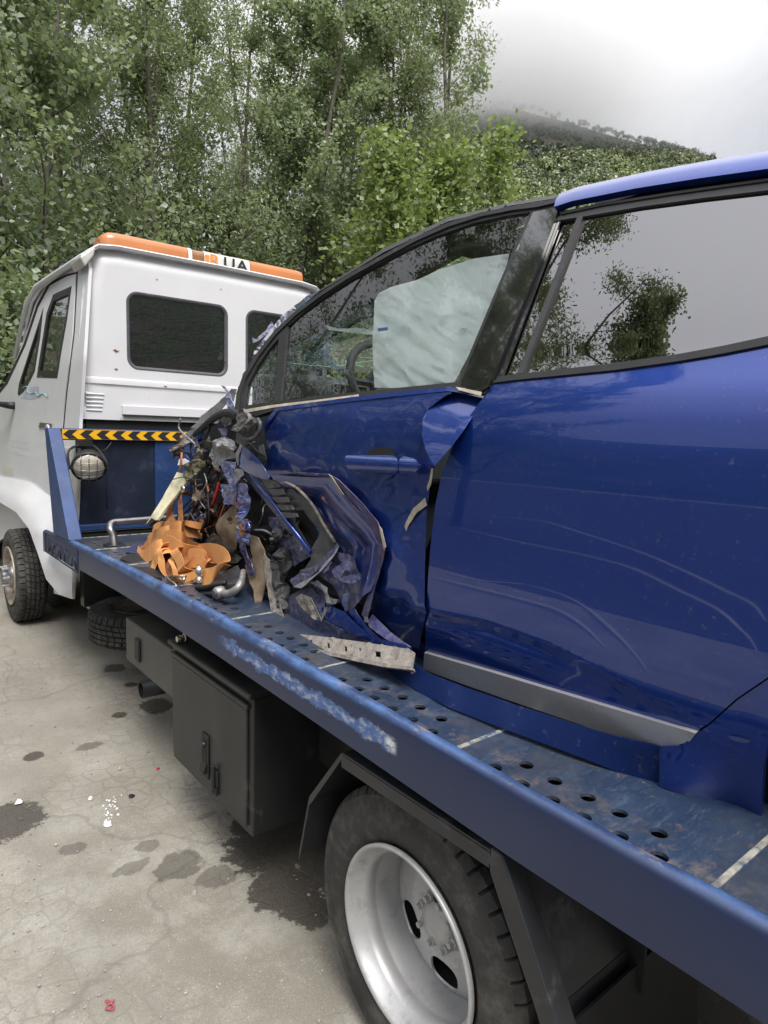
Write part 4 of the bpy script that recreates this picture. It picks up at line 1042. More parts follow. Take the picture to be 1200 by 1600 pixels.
# fender flare and wheel arch: pressed out from the side plane
fl = ctrl([(0, 742, -.02), (-60, 720, -.04), (70, 765, -.006), (100, 800, 0), (0, 768, -.12), (30, 785, -.125), (60, 830, -.12), (82, 885, -.105), (96, 925, -.06), (112, 936, -.006), (104, 860, -.01), (-50, 760, -.12), (-90, 800, -.13), (-120, 850, -.13), (113, 880, 0)], 'lin')
ARCH = [(-130, 760), (-60, 722), (0, 745), (40, 752), (78, 775), (98, 800), (112, 860), (113, 936), (92, 929), (72, 905), (60, 868), (45, 826), (25, 800), (0, 785), (-50, 776), (-100, 800)]
patch('fender', ARCH, side, white_p, cab, res=8, dX=lambda q: fl(q), thick=.03)
patch('wheel_arch_liner', [(-160, 770), (0, 775), (60, 800), (110, 850), (118, 930), (60, 960), (-160, 960)], side, dark, cab, res=30, dX=.22, thick=0)
lower = patch('rear_corner_panel', [(124, 700), (122, 780), (113, 936), (84, 927), (82, 860), (90, 780), (96, 700)], side, white_old, cab, res=9, dX=-.010, thick=.012)
MB().tube([onX(82, 868, .12), onX(85, 900, .12), onX(93, 925, .12), onX(98, 932, .125)], .006, 6).out('corner_seam', matt_black, cab)
# door furniture: handle recess, mirror arm, stripe remnants, plate
hq = lift(np.array([[78, 680.]]), side)[0]
MB().lathe([(.01, .075), (-.012, .078), (-.016, .068), (-.010, .058), (.012, .050)], (hq[0] - .006, hq[1], hq[2]), 'x', 24).out('door_handle', white_p, door, smooth=True)
patch('door_handle_plate', [(62, 660), (80, 662), (79, 668), (60, 668)], side, steel, door, res=6, dX=-.018, thick=.006)
teal = mat('teal_sticker', (.22, .42, .42), .6); greyst = mat('grey_sticker', (.42, .44, .50), .5)
patch('sticker', [(33, 622), (40, 606), (60, 603), (62, 620), (50, 624)], side, greyst, door, res=6, dX=-.0115, thick=0)
tq = [lift(np.array([[float(x), float(y)]]), side)[0] + np.array([-.013, 0, 0]) for x, y in [(38, 606), (45, 604), (46, 612), (52, 615), (58, 613), (62, 619), (70, 615), (77, 620), (78, 615)]]
MB().tube(spline(tq, 4), .003, 5).out('sticker', teal, door)
patch('data_plate', [(4, 727), (21, 731), (20, 744), (4, 740)], side, mat('faded_plate', (.52, .50, .42), .6, 0, .3, 60), door, res=6, dX=-.0115, thick=.002)
faint = mat('faded_lettering', (.55, .56, .60), .6)
for (x0, y0, x1, y1) in [(15, 684, 44, 690), (17, 693, 46, 699), (15, 702, 38, 707)]:
    for i in range(6):
        a = x0 + (x1 - x0) * i / 6
        patch('faded_lettering', [(a, y0 + i), (a + 3.4, y0 + .6 + i), (a + 3.2, y0 + 5 + i), (a, y0 + 4.4 + i)], side, faint, door, res=6, dX=-.0112, thick=0)
m0 = lift(np.array([[25., 634.]]), side)[0]
MB().tube([m0 + np.array([.0, 0, 0]), m0 + np.array([-.05, .03, .0]), m0 + np.array([-.12, .25, .02]), m0 + np.array([-.16, .5, .03])], [.035, .030, .02, .018], 8).out('mirror_arm', matt_black, cab, smooth=True)
# roof with drip rail
RYF = 4.9
rs = [(.262, 2.59), (.29, 2.64), (.34, 2.675), (.46, 2.690), (XM, 2.694), (2 * XM - .46, 2.690), (2 * XM - .34, 2.675), (2 * XM - .29, 2.64), (2 * XM - .262, 2.59)]
V = []; F = []
yk = [(CY0 - .028, -.006), (CY0 - .02, .002), (CY0 + .06, .006), (4.0, .015), (4.6, .0), (RYF, -.06), (5.15, -.22), (5.5, -.65), (5.85, -1.10)]
for y, dz in yk:
    for x, z in rs: V.append((x + (.0 if y < 4.7 else .0), y, z + dz))
n = len(rs)
for j in range(len(yk) - 1):
    for i in range(n - 1): F.append((j * n + i, j * n + i + 1, (j + 1) * n + i + 1, (j + 1) * n + i))
mesh('roof', V, F, white_p, cab, smooth=True, thick=.022)
dr = []
for y in np.linspace(CY0 - .02, 4.6, 9): dr.append((.245, y, 2.585 + .012 * math.sin((y - 3.3))))
MB().tube([(.25, CY0 - .01, 2.575)] + dr + [(.23, 4.9, 2.50), (.20, 5.3, 2.1)], .018, 8).out('drip_rail', white_p, cab, smooth=True)
MB().prism([(.225, CY0 - .03, 2.575), (.325, CY0 - .03, 2.665), (.31, CY0 - .03, 2.60), (.255, CY0 - .03, 2.52)], (0, .25, 0)).out('roof_corner_cap', white_old, cab, bevel=.01)
aer = lift(np.array([[108., 415.]]), side)[0]
MB().tube(spline([aer + np.array([-.02, .35, .0]), aer + np.array([-.03, .12, .03]), aer + np.array([-.02, .0, .02]), aer + np.array([.0, -.16, -.03])], 5), .009, 6).out('roof_bracket', matt_black, cab, smooth=True)
# rest of the cab: right side, front, floor, seats seen dark through the panes
MB().box(XR - .02, XR, CY0 + .05, 5.8, .5, 2.3).out('cab_right_side', white_p, cab)
MB().box(.30, 2.05, CY0 + .05, 5.8, 1.20, 1.25).out('cab_floor', dark, cab)
for sx in (.55, 1.25): MB().box(sx, sx + .5, 4.0, 4.16, 1.3, 2.12).out('cab_seat', mat('cab_seat_cloth', (.05, .055, .065), .9), cab, bevel=.06, seg=3)
MB().box(.25, 2.0, CY0 + .02, CY0 + .04, .84, 1.57).out('cab_rear_lower_wall', dark, cab)
wsn = MB(); wsn.prism([(.42, 4.96, 2.56), (1.9, 4.96, 2.56), (2.0, 5.80, 1.55), (.30, 5.80, 1.55)], (0, .01, .01)); wsn.out('windscreen', glass_cab, cab)
MB().box(.2, 2.1, 5.78, 5.9, .45, 1.55).out('cab_front', white_p, cab, bevel=.05, seg=3)
# light bar
by = 3.52
lx0 = onY(154, 378, by)[0]; lx1 = onY(468, 435, by)[0]; lz0 = 2.702; lz1 = onY(200, 370, by)[2]
lbo = MB().box(lx0 + .03, lx1 - .03, by - .07, by + .15, 2.680, 2.704).out('light_bar', matt_black, cab)
prf = []
hz = lz1 - lz0
segs = [(lx0, .55), (lx0 + .015, .78), (lx0 + .05, .95), (lx0 + .10, 1.0), (lx1 - .04, 1.0), (lx1 - .012, .94), (lx1, .75)]
sx_a = onY(288, 400, by)[0]; sx_b = onY(384, 412, by)[0]
def bar(name, xs, m, grow=0.):
    V = []; F = []; k = 10
    for x in xs:
        q = np.interp(x, [s[0] for s in segs], [s[1] for s in segs])
        for i in range(k + 1):
            t = math.pi * i / k; cy = math.copysign(abs(math.cos(t)) ** .45, math.cos(t)); cz = abs(math.sin(t)) ** .5
            V.append((x, by + .04 + (.115 + grow) * cy * (.35 + .65 * q), lz0 + .004 + (hz + grow) * cz * q))
    for j in range(len(xs) - 1):
        for i in range(k): F.append((j * (k + 1) + i, j * (k + 1) + i + 1, (j + 1) * (k + 1) + i + 1, (j + 1) * (k + 1) + i))
    F.append(tuple(range(k + 1))); F.append(tuple(range((len(xs) - 1) * (k + 1), len(xs) * (k + 1)))[::-1])
    o = mesh(name, V, F, m, TR if False else lbo, smooth=True); o.modifiers.new('edge', 'EDGE_SPLIT').split_angle = math.radians(35); return o
bar('amber_lens', [s[0] for s in segs if s[0] < sx_a - .11] + [sx_a - .11 + .105], amber)
bar('amber_lens', [sx_b + .005] + [s[0] for s in segs if s[0] > sx_b], amber)
wps = (sx_b - sx_a)
bar('sign_panel', [sx_a, sx_a + wps * .06], white_print)
bar('sign_panel', [sx_a + wps * .06, sx_a + wps * .25], amber_dark, -.004)
bar('sign_panel', [sx_a + wps * .25, sx_a + wps * .50], white_print)
bar('sign_panel', [sx_a + wps * .50, sx_a + wps * .72], white_print, -.001)
bar('sign_panel', [sx_a + wps * .72, sx_b], white_print)
fy = by + .04 - .1175
for s, fx, m_ in (('R', .32, orange_print), ('U', .545, black_print), ('A', .765, black_print)):
    text('sign_letter', s, Matrix(((1.25, 0, 0, sx_a + wps * fx), (0, 0, -1, fy), (0, 1, 0, lz0 + .022), (0, 0, 0, 1))), hz * .92, m_, lbo, .0012)
MB().box(sx_a + wps * .26, sx_a + wps * .32, fy - .002, fy + .004, lz0 + .012, lz0 + hz * .72).out('sign_panel', orange_print, lbo)

# ---------------------------------------------------------------- the wrecked car
car = empty('wrecked_car', (1.05, -.2, DZ), 'dark blue hatchback with torn open front wing and crumpled front door on the flatbed', 'car')
_kz = [.70, .80, .88, .95, 1.02, 1.10, 1.20, 1.32, 1.44, 1.52, 1.58, 1.63, 1.67, 1.71, 1.80, 1.90, 2.00, 2.10, 2.20]
_kx = [.40, .35, .315, .285, .268, .258, .250, .249, .252, .259, .270, .286, .308, .328, .3685, .4135, .4585, .5035, .5485]
def XSraw(Y, z):
    x = np.interp(z, _kz, _kx)
    return x
_zz = np.linspace(.6, 2.3, 700); _xx = np.interp(_zz, _kz, _kx)
_ker = np.exp(-np.linspace(-2.2, 2.2, 41) ** 2); _ker /= _ker.sum()
_xs = np.convolve(np.pad(_xx, 20, mode='reflect', reflect_type='odd'), _ker, 'valid')
def XS(Y, z):
    Y = np.asarray(Y, float); z = np.asarray(z, float)
    x = np.interp(z, _zz, _xs)
    x = x + .016 * (Y + .2) ** 2                      # plan curvature
    # sculpted hollow low in the rear door: crease sweeps down to the wheel
    cz = np.interp(Y, [-.78, -.70, -.62, -.515, -.35, -.17, .01, .3], [.97, .995, 1.018, 1.043, 1.072, 1.079, 1.060, 1.04])
    h = np.clip((cz - z) / .034, 0, 1); h = h * h * (3 - 2 * h)
    x = x + .0085 * h * np.exp(-np.clip(cz - z, 0, 1) / .10) * np.clip((.9 - Y) / .3, 0, 1) * np.clip((Y + .80) / .2, 0, 1)
    return x
def PX(px, py, dx=0.): return lift(np.array([[float(px), float(py)]]), XS, np.array([dx]))[0]

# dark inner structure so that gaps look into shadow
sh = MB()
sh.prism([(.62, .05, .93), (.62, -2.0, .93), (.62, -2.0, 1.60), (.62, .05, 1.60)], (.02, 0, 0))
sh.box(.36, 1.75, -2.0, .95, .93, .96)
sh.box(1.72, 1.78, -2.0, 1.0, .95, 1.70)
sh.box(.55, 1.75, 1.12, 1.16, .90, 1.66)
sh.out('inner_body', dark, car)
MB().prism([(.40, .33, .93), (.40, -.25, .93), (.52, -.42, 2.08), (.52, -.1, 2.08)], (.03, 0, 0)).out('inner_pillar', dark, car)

RD = [(769, 603), (775, 597), (820, 592), (860, 587), (960, 577), (1060, 563), (1130, 551), (1200, 537), (1290, 515), (1400, 480), (1420, 600), (1410, 800), (1370, 930), (1310, 1000), (1250, 1027), (1203, 1056),
      (1150, 1092), (1108, 1130), (1086, 1143), (1075, 1141), (960, 1107), (860, 1077), (760, 1047), (664, 1019), (666, 960), (669, 900), (673, 850), (680, 790), (690, 742), (706, 700), (735, 648)]
_cr = []
for _Y in np.arange(-.74, .04, .016):
    _cz = float(np.interp(_Y, [-.78, -.70, -.62, -.515, -.35, -.17, .01, .3], [.97, .995, 1.018, 1.043, 1.072, 1.079, 1.060, 1.04]))
    for _d in (-.006, 0, .008, .016, .024, .032, .040): _cr.append(proj((float(XS(_Y, _cz - _d)), _Y, _cz - _d)))
rear_door = patch('rear_door', RD, XS, paint, car, res=8, thick=.012, extra=_cr)
strip = patch('sill_strip', [(663, 1020), (760, 1048), (860, 1078), (960, 1108), (1075, 1142), (1087, 1146), (1078, 1158), (1060, 1164), (1030, 1166), (980, 1157), (900, 1130), (800, 1096), (720, 1068), (661, 1046)], XS, silver_trim, rear_door, res=9, dX=-.010, thick=.016)
patch('strip_underside', [(661, 1044), (720, 1066), (800, 1094), (900, 1128), (980, 1155), (1030, 1166), (1000, 1164), (900, 1133), (800, 1101), (720, 1073), (661, 1051)], XS, matt_black, rear_door, res=9, dX=-.002, thick=.01)
def side_x(px, py): return float(PX(px, py)[0])
_st = [(600, 1022, .235), (640, 1032, .215), (662, 1049, .218), (720, 1071, .222), (800, 1099, .232), (900, 1132, .250), (960, 1150, .270), (1030, 1166, .290)]
_sb = [(1030, 1230, .303), (980, 1212, .280), (940, 1196, .258), (880, 1173, .232), (790, 1140, .204), (700, 1105, .188), (647, 1077, .196), (600, 1056, .225)]
_sc = [(a, b, x if x else side_x(a, b) + .006) for a, b, x in _st + _sb]
_st = [p[:2] for p in _st]; _sb = [p[:2] for p in _sb]
sill_paint = mat('satin_blue_sill_coating', (.005, .017, .088), .45, .25, .12, 5, dust=(.13, .125, .13), dusta=.12, ds=40, bump=.1, bs=120, spec=.3)
patch('body_sill', _st + _sb, ZERO, sill_paint, car, res=8, dX=ctrl(_sc, 'lin'), thick=.006)
_et, _eb = .290 - side_x(1030, 1166), .303 - side_x(1030, 1230)
def quarter_off(q):
    wt = np.clip((1155 - q[:, 0]) / 125, 0, 1); wt = wt * wt * (3 - 2 * wt); v = np.clip((q[:, 1] - 1166) / 64, 0, 1)
    return .006 * (1 - wt) + wt * (_et + (_eb - _et) * v)
qp = patch('rear_quarter', [(1089, 1147), (1110, 1132), (1152, 1094), (1205, 1058), (1253, 1030), (1290, 1012), (1262, 1050), (1232, 1085), (1212, 1120), (1200, 1160), (1193, 1200), (1189, 1290), (1030, 1229), (1030, 1166), (1064, 1165)],
           XS, paint, car, res=10, thick=.012, dX=quarter_off)
patch('wheel_arch_liner', [(1189, 1120), (1240, 1060), (1330, 1030), (1400, 1330), (1187, 1290)], XS, matt_black, car, res=20, dX=.06, thick=.01)
# rest of the body beyond the frame
arc_ = [(-1.19 + .335 * math.cos(t), 1.13 + .335 * math.sin(t)) for t in np.linspace(math.radians(39), math.radians(212.5), 40)]
V2, F = triangulate(arc_ + [(-2.1, .95), (-2.1, 2.12), (-.93, 2.12)], .03)
P = np.array([(float(XS(-.93, z)) + .10 * max(0, -y - .95) ** 2 + .014, y, z) for y, z in V2])
mesh('rear_side_panel', P, orient(P, F), paint, car, smooth=True, thick=.012)
rw = bpy.data.objects.new('car_rear_wheel', None); COL.objects.link(rw); rw.parent = car; rw.matrix_parent_inverse = Matrix.Translation(Vector(car['_loc'])).inverted()
tyre('tyre', np.array([.315, -1.20, DZ + .30]), .30, .19, .20, rw, nblk=40)
MB().lathe([(.0, .20), (.02, .19), (.05, .182), (.055, .165), (.055, .001)], (.325, -1.20, DZ + .30), 'x', 30).out('rim', dark, rw, smooth=True)
MB().lathe([(.02, .05), (.005, .045), (.0, .03), (.0, .001)], (.325, -1.20, DZ + .30), 'x', 20).out('hub', alu, rw, smooth=True)
for i in range(5):
    a_ = i * 1.2566
    MB().prism([(.335, -1.20 + r_ * math.cos(a_ + d_), DZ + .30 + r_ * math.sin(a_ + d_)) for r_, d_ in ((.03, -.6), (.185, -.13), (.185, .13), (.03, .6))], (.025, 0, 0)).out('spoke', alu, rw, bevel=.006)

# roof
RE = [(872, 331), (900, 322), (1000, 303), (1100, 288), (1200, 275), (1330, 259)]
rp = [lift(np.array([[float(a), float(b)]]), XS)[0] for a, b in RE]
XC = 1.02
V = []; F = []
rf = rp + [rp[-1] + np.array([.03, -.5, -.04]), rp[-1] + np.array([.13, -1.15, -.16])]
cs_ = [(0, 0), (.008, .018), (.028, .036), (.065, .050), (.14, .063), (.28, .074), (XC - .5, .080)]
for p in rf:
    row = [(p[0] + a, p[1] + .02 * k / 6, p[2] + b) for k, (a, b) in enumerate(cs_)]
    row += [(2 * XC - x, y, z) for x, y, z in row[::-1][1:]]
    V += row
n = 2 * len(cs_) - 1
for j in range(len(rf) - 1):
    for i in range(n - 1): F.append((j * n + i, j * n + i + 1, (j + 1) * n + i + 1, (j + 1) * n + i))
ro = mesh('roof', V, F, paint, car, smooth=True, thick=.02)
# trims above the rear window
patch('window_trim', [(868, 345), (880, 330), (940, 320), (1040, 305), (1130, 293), (1210, 283), (1340, 268), (1340, 281), (1200, 297), (1100, 309), (1000, 323), (912, 338), (886, 342)], XS, grey_black, car, res=8, dX=-.002, thick=.01)
patch('drip_seal', [(874, 331), (940, 317), (1040, 301), (1130, 288), (1210, 277), (1340, 262), (1340, 266), (1210, 281), (1130, 292), (1040, 305), (940, 321), (876, 335)], XS, matt_black, car, res=8, dX=-.006, thick=.01)
patch('belt_trim', [(770, 598), (779, 588), (820, 583), (900, 574), (960, 567), (1060, 553), (1130, 540), (1200, 525), (1290, 503), (1400, 468), (1400, 482), (1290, 516), (1200, 538), (1130, 552), (1060, 564), (960, 578), (860, 588), (800, 594)], XS, matt_black, rear_door, res=8, dX=-.006, thick=.01)
g2 = patch('rear_window', [(818, 583), (912, 337), (1000, 322), (1100, 308), (1200, 296), (1340, 280), (1400, 330), (1400, 470), (1290, 505), (1200, 527), (1130, 542), (1060, 555), (960, 569), (900, 576)], XS, glass_dark, rear_door, res=14, dX=.006, thick=0)
patch('quarter_pane', [(784, 588), (874, 350), (884, 342), (906, 338), (814, 584)], XS, glass_dark, rear_door, res=12, dX=.010, thick=0)
patch('window_divider', [(808, 584), (902, 338), (911, 337), (817, 583)], XS, grey_black, rear_door, res=6, dX=-.003, thick=.012)
# black pillar of the front door and its bent frame
FD = bpy.data.objects.new('front_door', None)
patch_parent = car
fdk = ctrl([(430, 640, .0), (600, 618, 0), (715, 607, -.004), (660, 700, -.004), (600, 700, 0), (500, 690, .004), (430, 700, .012), (415, 740, .02), (470, 745, .012), (513, 742, -.002), (540, 765, -.008), (570, 800, -.014), (597, 845, -.02), (600, 857, -.02),
            (593, 890, -.012), (585, 925, -.006), (578, 960, .004), (600, 985, .012), (640, 1008, .012), (660, 960, -.008), (655, 1012, .012), (664, 880, .010), (668, 770, .008), (630, 850, .006), (645, 800, .004), (620, 900, .0), (622, 945, .014), (600, 965, .012), (650, 950, -.014), (640, 985, .002), (672, 740, 0), (560, 745, -.002), (600, 790, .002),
            (490, 762, .05), (530, 800, .075), (555, 840, .085), (565, 880, .08), (520, 775, .05), (560, 812, .045), (582, 860, .04), (575, 910, .05), (570, 950, .05), (440, 752, .04), (505, 810, .11), (522, 850, .13), (545, 890, .12), (562, 925, .10), (590, 990, .03), (460, 760, .06)], 'lin')
FDP = [(412, 664), (432, 640), (500, 630), (600, 618), (700, 608), (716, 607), (690, 622), (668, 640), (660, 655), (659, 680), (668, 710), (679, 727), (672, 758), (667, 800), (664, 880), (663, 945), (666, 958), (660, 985), (655, 1014), (640, 1010), (612, 985), (590, 962), (576, 950), (578, 925), (590, 890), (600, 857), (597, 845), (584, 820), (565, 790), (540, 765), (513, 742), (470, 738), (425, 741), (416, 742), (418, 700)]
def fd_off(q):
    return fdk(q)
front_door = patch('front_door', FDP, XS, paint_dusty, car, res=7, dX=fd_off, thick=.0015, smooth=True, crumple=.0012, cs=9)
front_door.modifiers.new('crease', 'EDGE_SPLIT').split_angle = math.radians(34)
# upper edge highlight: folded belt flange
patch('belt_flange', [(412, 661), (432, 636), (500, 627), (600, 614), (700, 604), (752, 612), (750, 617), (700, 611), (600, 621), (500, 633), (433, 642), (414, 668)], XS, paint, front_door, res=6, dX=-.006, thick=.006)
# skin corner bent outwards
fcl = [(690, 621), (712, 612), (754, 622), (746, 640), (736, 655), (722, 676), (706, 697), (690, 716), (679, 728), (671, 716), (664, 700), (659, 680), (660, 655), (668, 640)]
shard('bent_corner', [(a, b, .318 - .00104 * (b - 612) + .00012 * (a - 700) - .012 * math.sin(math.pi * min(1, max(0, (b - 612) / 116)))) for a, b in fcl], paint, front_door, res=5, crumple=.0006, cs=8, thick=.0015, kind='tps', smooth=True)
shard('torn_hem', [(664, 778, .245), (667, 790, .246), (652, 800, .247), (640, 818, .248), (634, 830, .250), (632, 822, .25), (638, 808, .247), (646, 794, .244)], edge_m, front_door, res=4, crumple=.003)
shard('torn_hem', [(674, 732, .240), (677, 732, .242), (673, 758, .244), (668, 767, .244), (667, 760, .243), (671, 748, .24)], edge_m, front_door, res=4, crumple=.002)
# door handle: grip bar over a cupped recess
h0, h1 = PX(540, 723), PX(655, 728)
cup = MB(); cc_ = PX(588, 737)
cupv = [(562, 738), (575, 748), (590, 753), (606, 751), (618, 742), (614, 728), (590, 716), (566, 724)]
patch('handle_cup', smooth_poly(cupv, 2), XS, paint, front_door, res=5, dX=lambda q: -.004 + .016 * np.clip(1 - ((q[:, 0] - 590) / 26) ** 2 - ((q[:, 1] - 735) / 18) ** 2, 0, 1), thick=0)
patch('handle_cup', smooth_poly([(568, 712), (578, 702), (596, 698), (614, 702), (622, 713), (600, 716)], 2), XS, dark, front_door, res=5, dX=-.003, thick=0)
def handle(name, outl, m):
    c = np.mean(outl, 0)
    return patch(name, smooth_poly(outl, 2), XS, m, front_door, res=4, dX=lambda q: -.030 - .018 * np.clip(1 - ((q[:, 1] - np.interp(q[:, 0], [540, 655], [723, 729])) / 15) ** 2, 0, 1), thick=.022)
handle('door_handle', [(539, 712), (545, 711), (600, 711), (622, 712), (622, 742), (600, 741), (570, 739), (548, 735), (538, 727)], paint)
handle('door_handle_end', [(623, 712), (645, 715), (654, 722), (654, 733), (646, 740), (634, 744), (623, 742)], paint)

# front door window: frame, panes, seals
OUTF = [(366, 642), (370, 612), (380, 585), (400, 553), (428, 517), (462, 486), (500, 457), (545, 428), (600, 397), (650, 370), (700, 348), (750, 332), (800, 322), (840, 316), (880, 309), (876, 326), (868, 348), (845, 410), (816, 480), (786, 555), (768, 600), (757, 616), (745, 611), (712, 607), (600, 618), (500, 630), (432, 640), (400, 650)]
GLS = [(434, 630), (440, 560), (447, 512), (480, 482), (520, 453), (570, 423), (620, 396), (680, 369), (740, 348), (790, 337), (829, 331), (800, 395), (770, 465), (740, 537), (712, 603), (600, 613), (500, 624)]
QTR = [(381, 634), (386, 603), (402, 572), (420, 546), (438, 525), (434, 570), (428, 627)]
frame = patch('window_frame', OUTF, XS, matt_black, front_door, res=8, holes=[GLS, QTR], dX=-.003, thick=.02, smooth=True)
patch('pillar_cover', [(833, 331), (873, 323), (866, 347), (843, 410), (813, 482), (784, 556), (764, 603), (752, 612), (716, 606), (744, 538), (774, 466), (804, 396)], XS, gloss_black, front_door, res=9, dX=-.009, thick=.008)
patch('frame_top_seal', [(366, 642), (370, 612), (380, 585), (400, 553), (428, 517), (462, 486), (500, 457), (545, 428), (600, 397), (650, 370), (700, 348), (750, 332), (800, 322), (840, 316), (880, 308), (881, 313), (840, 323), (800, 328), (750, 338), (700, 354), (650, 376), (600, 403), (545, 434), (500, 463), (462, 492), (430, 523), (403, 558), (384, 590), (374, 616), (371, 642)], XS, matt_black, front_door, res=6, dX=-.010, thick=.01)
patch('inner_pillar_trim', [(872, 322), (884, 330), (874, 352), (786, 588), (778, 592), (766, 606), (786, 556), (816, 482), (846, 410)], XS, gloss_black, car, res=9, dX=.001, thick=.004)
patch('window_pane', GLS, XS, glass_front, front_door, res=14, dX=.004, thick=0)
patch('quarter_pane', QTR, XS, glass_front, front_door, res=10, dX=.004, thick=0)
patch('pane_divider', [(428, 630), (436, 522), (449, 510), (438, 630)], XS, matt_black, front_door, res=6, dX=-.006, thick=.01)
patch('window_wiper_seal', [(380, 638), (430, 628), (500, 619), (600, 608), (712, 597), (714, 607), (600, 618), (500, 630), (432, 640), (383, 646)], XS, matt_black, front_door, res=6, dX=-.002, thick=.008)
patch('seal_dust', [(380, 640), (430, 632), (500, 624), (560, 616), (560, 619), (500, 627), (432, 636), (383, 645)], XS, edge_m, front_door, res=6, dX=-.0045, thick=.002)
patch('scuffed_plastic', [(712, 604), (752, 612), (750, 618), (716, 609)], XS, edge_m, front_door, res=4, dX=-.012, thick=.003, crumple=.002)

# blue roof pillar behind the door frame, and the cracked windscreen
shard('roof_pillar', [(500, 455, .58), (480, 462, .62), (440, 494, .64), (420, 520, .64), (398, 548, .62), (385, 590, .58), (374, 612, .52), (380, 585, .46), (400, 553, .46), (428, 517, .47), (462, 486, .50)], paint, car, res=6, crumple=.004, cs=14)
shard('roof_pillar', [(880, 308, .52), (800, 321, .60), (700, 346, .62), (600, 394, .60), (500, 455, .56), (492, 458, .62), (600, 388, .66), (700, 340, .68), (800, 316, .66), (870, 304, .60)], matt_black, car, res=8, crumple=.002)
shard('torn_pillar_skin', [(396, 536, .55), (404, 532, .53), (420, 520, .50), (428, 508, .53), (424, 502, .56), (416, 516, .57), (400, 530, .60), (394, 527, .60)], paint_torn, car, res=3, crumple=.006)
# windscreen plane between the pillars: A..B low edge, C..D roof edge
WA, WB = np.array([.56, 1.62, 1.815]), np.array([1.6, 1.80, 1.87]); WC, WD = np.array([1.52, 1.0, 2.07]), np.array([.62, .86, 2.02])
def wpt(u, v): return WA * (1 - u) * (1 - v) + WB * u * (1 - v) + WC * u * v + WD * (1 - u) * v + np.array([0, .03, .02]) * math.sin(math.pi * u)
gn = 14; V = [wpt(i / gn, j / gn) + np.array([0, 0, .012 * noise.noise(Vector((i * .5, j * .5, 0)))]) for j in range(gn + 1) for i in range(gn + 1)]
F = [(j * (gn + 1) + i, j * (gn + 1) + i + 1, (j + 1) * (gn + 1) + i + 1, (j + 1) * (gn + 1) + i) for j in range(gn) for i in range(gn)]
wscr = mesh('windscreen', V, F, glass_screen, car, smooth=True)
crk = MB()
crack_m = mat('crushed_glass_cracks', (.62, .72, .67), .4)
for k in range(18):
    u, v = rnd.uniform(.05, .9), rnd.uniform(0, .75); a = rnd.choice([.35, .5, 1.9, 2.6]) + rnd.uniform(-.35, .35); L = rnd.uniform(.08, .45); pts = []
    for i in range(5):
        uu, vv = u + math.cos(a) * L * i / 4 + rnd.uniform(-.012, .012), v + math.sin(a) * L * i / 4 + rnd.uniform(-.012, .012); pts.append(wpt(min(1, max(0, uu)), min(1, max(0, vv))) - np.array([0, .01, .004]))
    crk.tube(pts, rnd.choice([.0008, .0012, .0016]), 3)
tag(crk.out('glass_crack', crack_m, wscr), kind='stuff')

# ---- cabin
shard('crushed_header', [(452, 566, .70), (520, 527, .72), (592, 486, .74), (650, 440, .80), (850, 335, .80), (800, 318, .72), (700, 342, .70), (600, 392, .66), (500, 452, .64), (440, 512, .62), (430, 560, .62)], dark, car, res=10, crumple=.012, cs=9, smooth=True)
MB().prism([(.54, 1.62, 1.30), (.54, 1.62, 1.80), (.54, 1.20, 1.775), (.54, 1.02, 1.72), (.54, .98, 1.50), (.54, 1.02, 1.30)], (1.1, 0, 0)).out('dashboard', dash_m, car, bevel=.03, seg=3)
dv = PX(500, 590, .28)
MB().box(.58, .76, .99, 1.06, 1.685, 1.725).out('air_vent', dash_m, car, bevel=.006)
MB().box(.575, .77, .982, .992, 1.722, 1.730).out('vent_trim', alu, car, bevel=.002)
sw = np.array([.76, .86, 1.735]); sn = Vector((0, -.90, .42)).normalized(); SQ = sn.to_track_quat('Z', 'Y').to_matrix()
pts = [np.array(SQ @ Vector((.18 * math.cos(t), .18 * math.sin(t), 0))) + sw for t in np.linspace(0, 2 * math.pi, 37)]
stw = MB().tube(pts, .017, 10, cap=False).out('steering_wheel', dash_m, car, smooth=True)
hubm = MB(); hubm.prism([np.array(SQ @ Vector((x, y, -.03))) + sw for x, y in rrect(-.08, .08, -.07, .06, .04)], np.array(SQ @ Vector((0, 0, .05)))); hubm.out('wheel_hub', dash_m, stw)
for a in (0, math.pi, -math.pi / 2): MB().tube([np.array(SQ @ Vector((.06 * math.cos(a), .06 * math.sin(a), -.01))) + sw, np.array(SQ @ Vector((.175 * math.cos(a), .175 * math.sin(a), 0))) + sw], .016, 6).out('spoke', dash_m, stw)
for sx in (.52, 1.12):
    st = MB(); st.box(sx, sx + .48, -.30, .28, 1.18, 1.36); st.out('seat', dark, car, bevel=.05, seg=3)
    bk_ = MB(); bk_.prism([(sx, -.20, 1.30), (sx, -.36, 1.30), (sx, -.56, 1.98), (sx, -.44, 1.98)], (.46, 0, 0)); bk_.out('backrest', dark, car, bevel=.05, seg=3)
MB().box(.54, 1.52, -1.9, .30, 2.10, 2.115).out('headliner', dark, car)
MB().prism([(1.60, 1.0, 1.66), (1.60, -2.0, 1.66), (1.50, -2.0, 2.1), (1.50, .3, 2.1)], (.02, 0, 0)).out('far_side_window', glass_dark, car)
MB().box(.5, 1.6, -1.98, -1.9, 1.0, 2.1).out('rear_bulkhead', dark, car)
